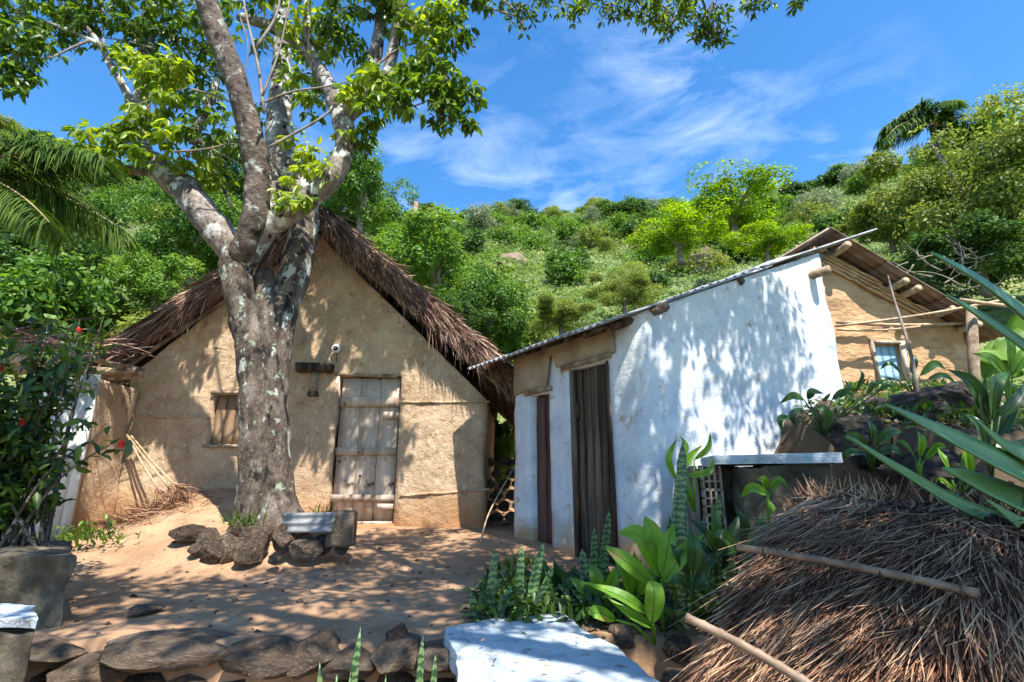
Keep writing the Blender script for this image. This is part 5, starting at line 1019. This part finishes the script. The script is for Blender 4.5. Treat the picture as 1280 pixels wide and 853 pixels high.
SP([(613, 772, 619, 680, 15), (600, 772, 588, 735, 14), (622, 770, 640, 725, 12)], 3.3, 'snake plant with one tall blade left of the white slab')
SP([(648, 770, 652, 676, 14), (660, 768, 680, 672, 16), (652, 770, 630, 745, 12), (668, 768, 690, 700, 14)], 3.4, 'snake plant behind the top edge of the white slab')
SP([(690, 762, 672, 690, 13), (700, 760, 712, 720, 14), (708, 760, 722, 730, 12)], 3.6, 'low dark snake plant in front of the narrow red door')
SP([(735, 762, 728, 680, 16), (742, 762, 744, 655, 16), (752, 760, 763, 632, 17), (760, 758, 775, 700, 15)], 3.6, 'dense snake plant in front of the tall dark door')
SP([(846, 790, 850, 546, 22), (836, 790, 838, 640, 14), (862, 785, 868, 690, 14)], 3.2, 'very tall solitary snake plant blade against the white wall')
SP([(880, 745, 885, 640, 14), (895, 742, 897, 612, 14), (868, 750, 866, 660, 12), (905, 740, 915, 660, 12)], 3.4, 'dark snake plant in front of the pierced brick tank')
SP([(905, 640, 950, 558, 0)], 3.4, '') if False else None
SP([(410, 900, 404, 812, 12), (424, 900, 448, 778, 16), (420, 900, 425, 830, 12), (438, 900, 445, 822, 12)], 2.45, 'snake plant below the yard edge at the bottom of the frame')
SP([(520, 900, 528, 786, 17), (532, 900, 544, 808, 15), (480, 900, 482, 835, 10)], 2.4, 'snake plant standing just left of the white slab bench')
def broad_plant(items, Y, label, name='broad_leaf_plant', mat='broad', base=None, cat='plant', face=(0, -1, .45)):
    b0 = P(*base, Y); b0[2] = max(gz(b0[0], b0[1]), b0[2]-.3); e = empty(name, tuple(b0), label, cat)
    for (u0, v0, u1, v1, u2, v2, wp) in items:      # leaf base, middle, tip
        dy = rng.uniform(-.08, .08); a, b_, c_ = P(u0, v0, Y+dy), P(u1, v1, Y+dy-.04), P(u2, v2, Y+dy*.5)
        m = MB(); w_ = wp/F*Y/2; blade2(m, [a, b_, c_], lambda t: .72*w_*max(.02, math.sin(math.pi*min(1, t**.72)))**.95, U(np.array(face)+rng.normal(size=3)*.25), .25, .04); lf_ = sub(m.build('leaf', mt[mat], e, smooth=True))
        m = MB(); m.tube([P(*base, Y), (P(*base, Y)+a)/2+np.array([0, 0, .03]), a], [.009, .007, .005], 6); m.build('stem', mt[mat], lf_, smooth=True)
        m = MB(); pts, _ = cat_rom([a, b_, c_], [1, 1, 1], 4); m.tube(pts+np.array([0, -.003, .001]), np.linspace(.0035, .001, len(pts)), 4); m.build('midrib', mt[mat], lf_)
    return e
broad_plant([(826, 722, 800, 672, 772, 666, 40), (826, 718, 815, 668, 806, 645, 34), (828, 722, 835, 680, 842, 655, 26), (828, 730, 855, 690, 880, 668, 24), (822, 735, 780, 700, 755, 682, 26)], 3.0, 'bright green broad-leaved plant in front of the white wall', base=(830, 790))
broad_plant([(815, 770, 775, 745, 730, 728, 22), (818, 785, 790, 770, 760, 748, 22), (815, 780, 818, 740, 812, 725, 30), (770, 775, 745, 765, 735, 768, 20)], 2.8, 'bright green leaves low beside the right corner of the slab', base=(818, 805))
broad_plant([(893, 690, 880, 665, 862, 648, 16), (896, 688, 895, 655, 893, 628, 18), (898, 690, 915, 665, 925, 642, 18), (900, 695, 925, 680, 935, 660, 14), (890, 695, 870, 680, 850, 690, 14)], 3.2, 'dark strappy plant below the pierced brick', base=(896, 730), mat='broaddk')
broad_plant([(845, 600, 835, 575, 846, 548, 14), (850, 590, 862, 572, 878, 556, 13), (858, 595, 885, 590, 892, 572, 12), (868, 575, 885, 560, 888, 540, 10), (846, 580, 858, 560, 850, 545, 10)], 3.6, 'yellow-green climbing sprig against the white wall beside the tank', base=(868, 640))
broad_plant([(960, 618, 940, 610, 926, 622, 16), (958, 612, 955, 600, 946, 600, 14), (962, 614, 975, 600, 985, 612, 15), (960, 625, 968, 640, 975, 650, 13)], 3.3, 'small heart-leaved sprig in front of the tank wall', base=(962, 665))
broad_plant([(1005, 500, 990, 495, 974, 505, 14), (1010, 500, 1015, 490, 1030, 492, 14), (1020, 508, 1032, 515, 1035, 540, 16), (1000, 510, 990, 520, 995, 535, 12), (1040, 500, 1055, 490, 1070, 498, 12), (1050, 498, 1060, 485, 1056, 475, 9), (1085, 492, 1095, 478, 1110, 482, 11), (1098, 490, 1112, 480, 1120, 490, 10), (985, 520, 975, 525, 978, 540, 12), (1070, 490, 1078, 470, 1074, 462, 7)], 4.3, 'trailing green creeper on top of the bank by the whitewashed corner', base=(1030, 545), mat='broaddk')
broad_plant([(1238, 530, 1215, 480, 1185, 462, 26), (1240, 525, 1245, 480, 1262, 465, 24), (1235, 540, 1228, 500, 1232, 470, 22), (1245, 545, 1262, 520, 1275, 490, 24), (1240, 560, 1270, 560, 1292, 545, 24), (1232, 560, 1222, 530, 1200, 515, 18), (1250, 520, 1272, 500, 1290, 470, 20)], 3.4, 'canna-like clump with upright dark leaves behind the agave at right', base=(1240, 600), mat='broaddk')
broad_plant([(1205, 560, 1190, 540, 1170, 535, 12), (1190, 600, 1180, 575, 1172, 560, 14), (1195, 615, 1175, 600, 1165, 610, 10), (1215, 600, 1210, 560, 1222, 545, 14)], 2.9, 'light green shoots between the rock and the agave blades', base=(1200, 640))
broad_plant([(742, 752, 728, 735, 712, 722, 20), (748, 748, 745, 720, 736, 705, 22), (752, 752, 765, 725, 770, 708, 20), (755, 756, 772, 748, 790, 750, 18)], 3.3, 'smaller green broad-leaved plant between the two doors and the slab', base=(750, 775))
broad_plant([(862, 720, 850, 695, 838, 680, 24), (866, 716, 868, 685, 862, 660, 24), (870, 720, 888, 700, 900, 698, 20), (868, 735, 885, 730, 902, 740, 22), (862, 735, 848, 725, 836, 730, 18)], 2.9, 'dark glossy plant between the bright broad leaves and the straw', base=(866, 770), mat='broaddk')
broad_plant([(925, 690, 905, 670, 890, 668, 22), (930, 686, 930, 655, 920, 636, 20), (935, 690, 950, 660, 952, 640, 20), (938, 695, 960, 680, 972, 668, 16)], 3.0, 'leafy dark plant in front of the tank beside the straw edge', base=(932, 730), mat='broaddk')
broad_plant([(1130, 470, 1112, 455, 1100, 462, 12), (1140, 468, 1142, 450, 1135, 440, 12), (1150, 470, 1168, 455, 1182, 462, 14), (1160, 474, 1180, 470, 1196, 480, 12), (1120, 474, 1105, 475, 1092, 486, 10)], 4.8, 'low leafy creeper on top of the boulder under the blue window', base=(1145, 500), mat='broaddk')
broad_plant([(1258, 470, 1238, 448, 1215, 442, 20), (1262, 462, 1262, 430, 1252, 415, 18), (1266, 468, 1285, 440, 1300, 436, 20), (1256, 480, 1235, 478, 1216, 492, 18)], 3.9, 'green leafy plant behind the agave under the corner post', base=(1262, 520), mat='broad')
broad_plant([(790, 745, 780, 715, 768, 700, 20), (794, 742, 796, 710, 792, 690, 20), (798, 745, 812, 720, 822, 712, 18), (786, 752, 768, 742, 752, 748, 18)], 3.15, 'young green plant directly in front of the tall dark door', base=(794, 775))
broad_plant([(690, 745, 680, 722, 668, 712, 16), (694, 742, 696, 715, 692, 700, 16), (698, 745, 712, 728, 722, 722, 16)], 3.5, 'small dark sprout among the snake plants near the narrow red door', base=(694, 768), mat='broaddk')
broad_plant([(1085, 560, 1068, 545, 1052, 548, 16), (1090, 556, 1090, 535, 1082, 522, 16), (1095, 558, 1112, 540, 1128, 540, 16), (1098, 566, 1118, 562, 1132, 572, 16), (1080, 566, 1062, 566, 1050, 578, 14)], 3.75, 'dark leafy clump growing beside the tank lid under the boulder', base=(1090, 590), mat='broaddk')
broad_plant([(1145, 575, 1130, 555, 1118, 552, 14), (1150, 572, 1152, 550, 1146, 538, 14), (1156, 575, 1172, 558, 1184, 560, 14)], 3.5, 'small bright plant rooted between the dark boulders', base=(1150, 600))
# agave with long arching blades
ag = empty('agave', P(1500, 640, 2.6), 'large agave with long arching blades reaching in from the right edge', 'agave')
for pts, w_ in [([(1450, 650), (1330, 610), (1270, 588), (1190, 548), (1108, 505)], .075), ([(1450, 660), (1340, 650), (1230, 608), (1180, 585)], .075), ([(1440, 670), (1330, 670), (1220, 640), (1130, 590), (1060, 545)], .035), ([(1450, 600), (1360, 470), (1280, 398), (1220, 350), (1165, 315)], .075), ([(1450, 620), (1360, 510), (1290, 445), (1230, 400), (1185, 368)], .065), ([(1440, 640), (1350, 600), (1260, 560), (1215, 520)], .05), ([(1450, 690), (1350, 690), (1280, 660), (1235, 625)], .06), ([(1480, 600), (1450, 480), (1400, 420)], .06), ([(1520, 600), (1600, 500), (1650, 480)], .06)]:
    m = MB(); n_ = len(pts); blade2(m, [P(u, v, 2.6-.18*k) for k, (u, v) in enumerate(pts)], lambda t: w_*(1-t**2.2)*1.15+.002, U(np.array([.05, -1, .45])), .30); solid(m.build('leaf', mt['agave'], ag, smooth=True), .008)
# bush at the left with red flowers
hb_ = empty('hibiscus_bush', P(40, 690, 3.9), 'leafy dark green bush with red hanging flowers on the planter at left', 'bush')
m = MB(); lf_ = MB()
for k in range(36):
    b_ = P(rng.uniform(-30, 60), 700, rng.uniform(3.6, 4.0)); vv_ = rng.uniform(400, 650); tp = P(rng.uniform(-60, 112 if vv_ < 470 or k % 4 == 0 else 78), vv_, rng.uniform(3.4, 4.1)); 
    if k < 3: tp = P([128, 112, 150][k], [540, 520, 548][k], 3.6)
    if k in (3, 4, 5, 6): tp = P([120, 100, 60, 130][k-3], [430, 400, 405, 395][k-3], 3.9)
    md = (b_+tp)/2+np.array([-.05, 0, .12]); pts, rd_ = cat_rom([b_, md, tp], [.012, .008, .003], 6); m.tube(pts, rd_, 5)
    n_ = 90 if k > 6 else 24; i_ = rng.integers(5, len(pts), n_); pp = pts[i_]+rng.normal(size=(n_, 3))*.045; d = rng.normal(size=(n_, 3))+np.array([0, 0, -.35]); l = rng.uniform(.06, .13, n_); leaves(lf_, pp, d, np.array([.2, -.5, .8])+rng.normal(size=(n_, 3))*.5, l, l*.42, T7)
m.build('stems', mt['barkdark'], hb_, smooth=True); o = lf_.build('foliage', mt['hib'], hb_); o['kind'] = 'stuff'
for (u_, v_, Y_) in [(98, 413, 3.8), (152, 555, 3.55), (28, 528, 3.6), (1, 460, 3.5)]:
    c = P(u_, v_, Y_); m = MB(); d = np.array([[.3*math.cos(x), .3*math.sin(x), -1] for x in np.linspace(0, 6.28, 7)[:6]]); leaves(m, np.repeat([c+np.array([0, 0, .03])], 6, 0), d, np.array([[math.cos(x), math.sin(x), .3] for x in np.linspace(0, 6.28, 7)[:6]]), .06, .03, T7); m.build('flower', mt['red'], hb_)
# grass tufts at the tree foot, plants at the planter's side
for k, (u_, v_, Y_, n_, h_, lab) in enumerate([(305, 650, 5.25, 60, .30, 'grass tuft at the left foot of the big tree'), (395, 648, 5.2, 50, .16, 'small grass tuft beside the corrugated scrap'), (410, 640, 5.4, 30, .25, 'thin grass blades left of the hut door'), (112, 668, 5.4, 110, .2, 'weedy ground plants at the foot of the lean-to boards'), (655, 700, 5.0, 60, .2, 'weeds at the foot of the narrow red door')]):
    p = P(u_, v_, Y_); p[2] = max(gz(p[0], p[1]), p[2]-.05); m = MB(); sprd = .09 if n_ < 100 else .17; q_ = p+rng.normal(size=(n_, 3))*np.array([sprd, sprd*.6, .0]); straw(m, q_, np.array([0, 0, 1.])+rng.normal(size=(n_, 3))*.4, rng.uniform(.5, 1, n_)*h_, .012, .3)
    if n_ > 100: leaves(m, q_+rng.normal(size=(n_, 3))*.05+np.array([0, 0, .06]), rdir(n_), np.array([0, 0, 1.])+rng.normal(size=(n_, 3))*.4, .07, .035, T7)
    tag(m.build('grass_tuft', mt['hib']), lab, 'grass', kind='stuff')
# undergrowth on the bank and garden bed
m = MB(); N_ = 12000; x = rng.uniform(1.6, 7.5, N_); y = rng.uniform(3.4, 7.8, N_); g = ground_z(x, y); nz_ = np.array([nz((a_, b_, 0), 1.6, 5) for a_, b_ in zip(x, y)]); ok = (nz_ > .02) & (g > .9) & ~((x < 3.9) & (y > 4.4+.4*(x-1.1))); x, y, g = x[ok], y[ok], g[ok]; n_ = len(x)
leaves(m, np.stack([x, y, g+rng.uniform(.0, .16, n_)], 1), rdir(n_)+np.array([0, 0, .3]), np.array([0, -.3, 1.])+rng.normal(size=(n_, 3))*.4, rng.uniform(.05, .12, n_), .04, T7)
NU = 2600; x = rng.uniform(-.2, 2.1, NU); y = rng.uniform(3.1, 4.15, NU); g = ground_z(x, y); leaves(m, np.stack([x, y, g+rng.uniform(0, .16, NU)], 1), rdir(NU)+np.array([0, 0, .4]), np.array([0, -.5, 1.])+rng.normal(size=(NU, 3))*.4, rng.uniform(.04, .14, NU), .04, T7)
tag(m.build('undergrowth', mt['hib']), 'low green undergrowth over the bank and garden bed', 'undergrowth', kind='stuff')
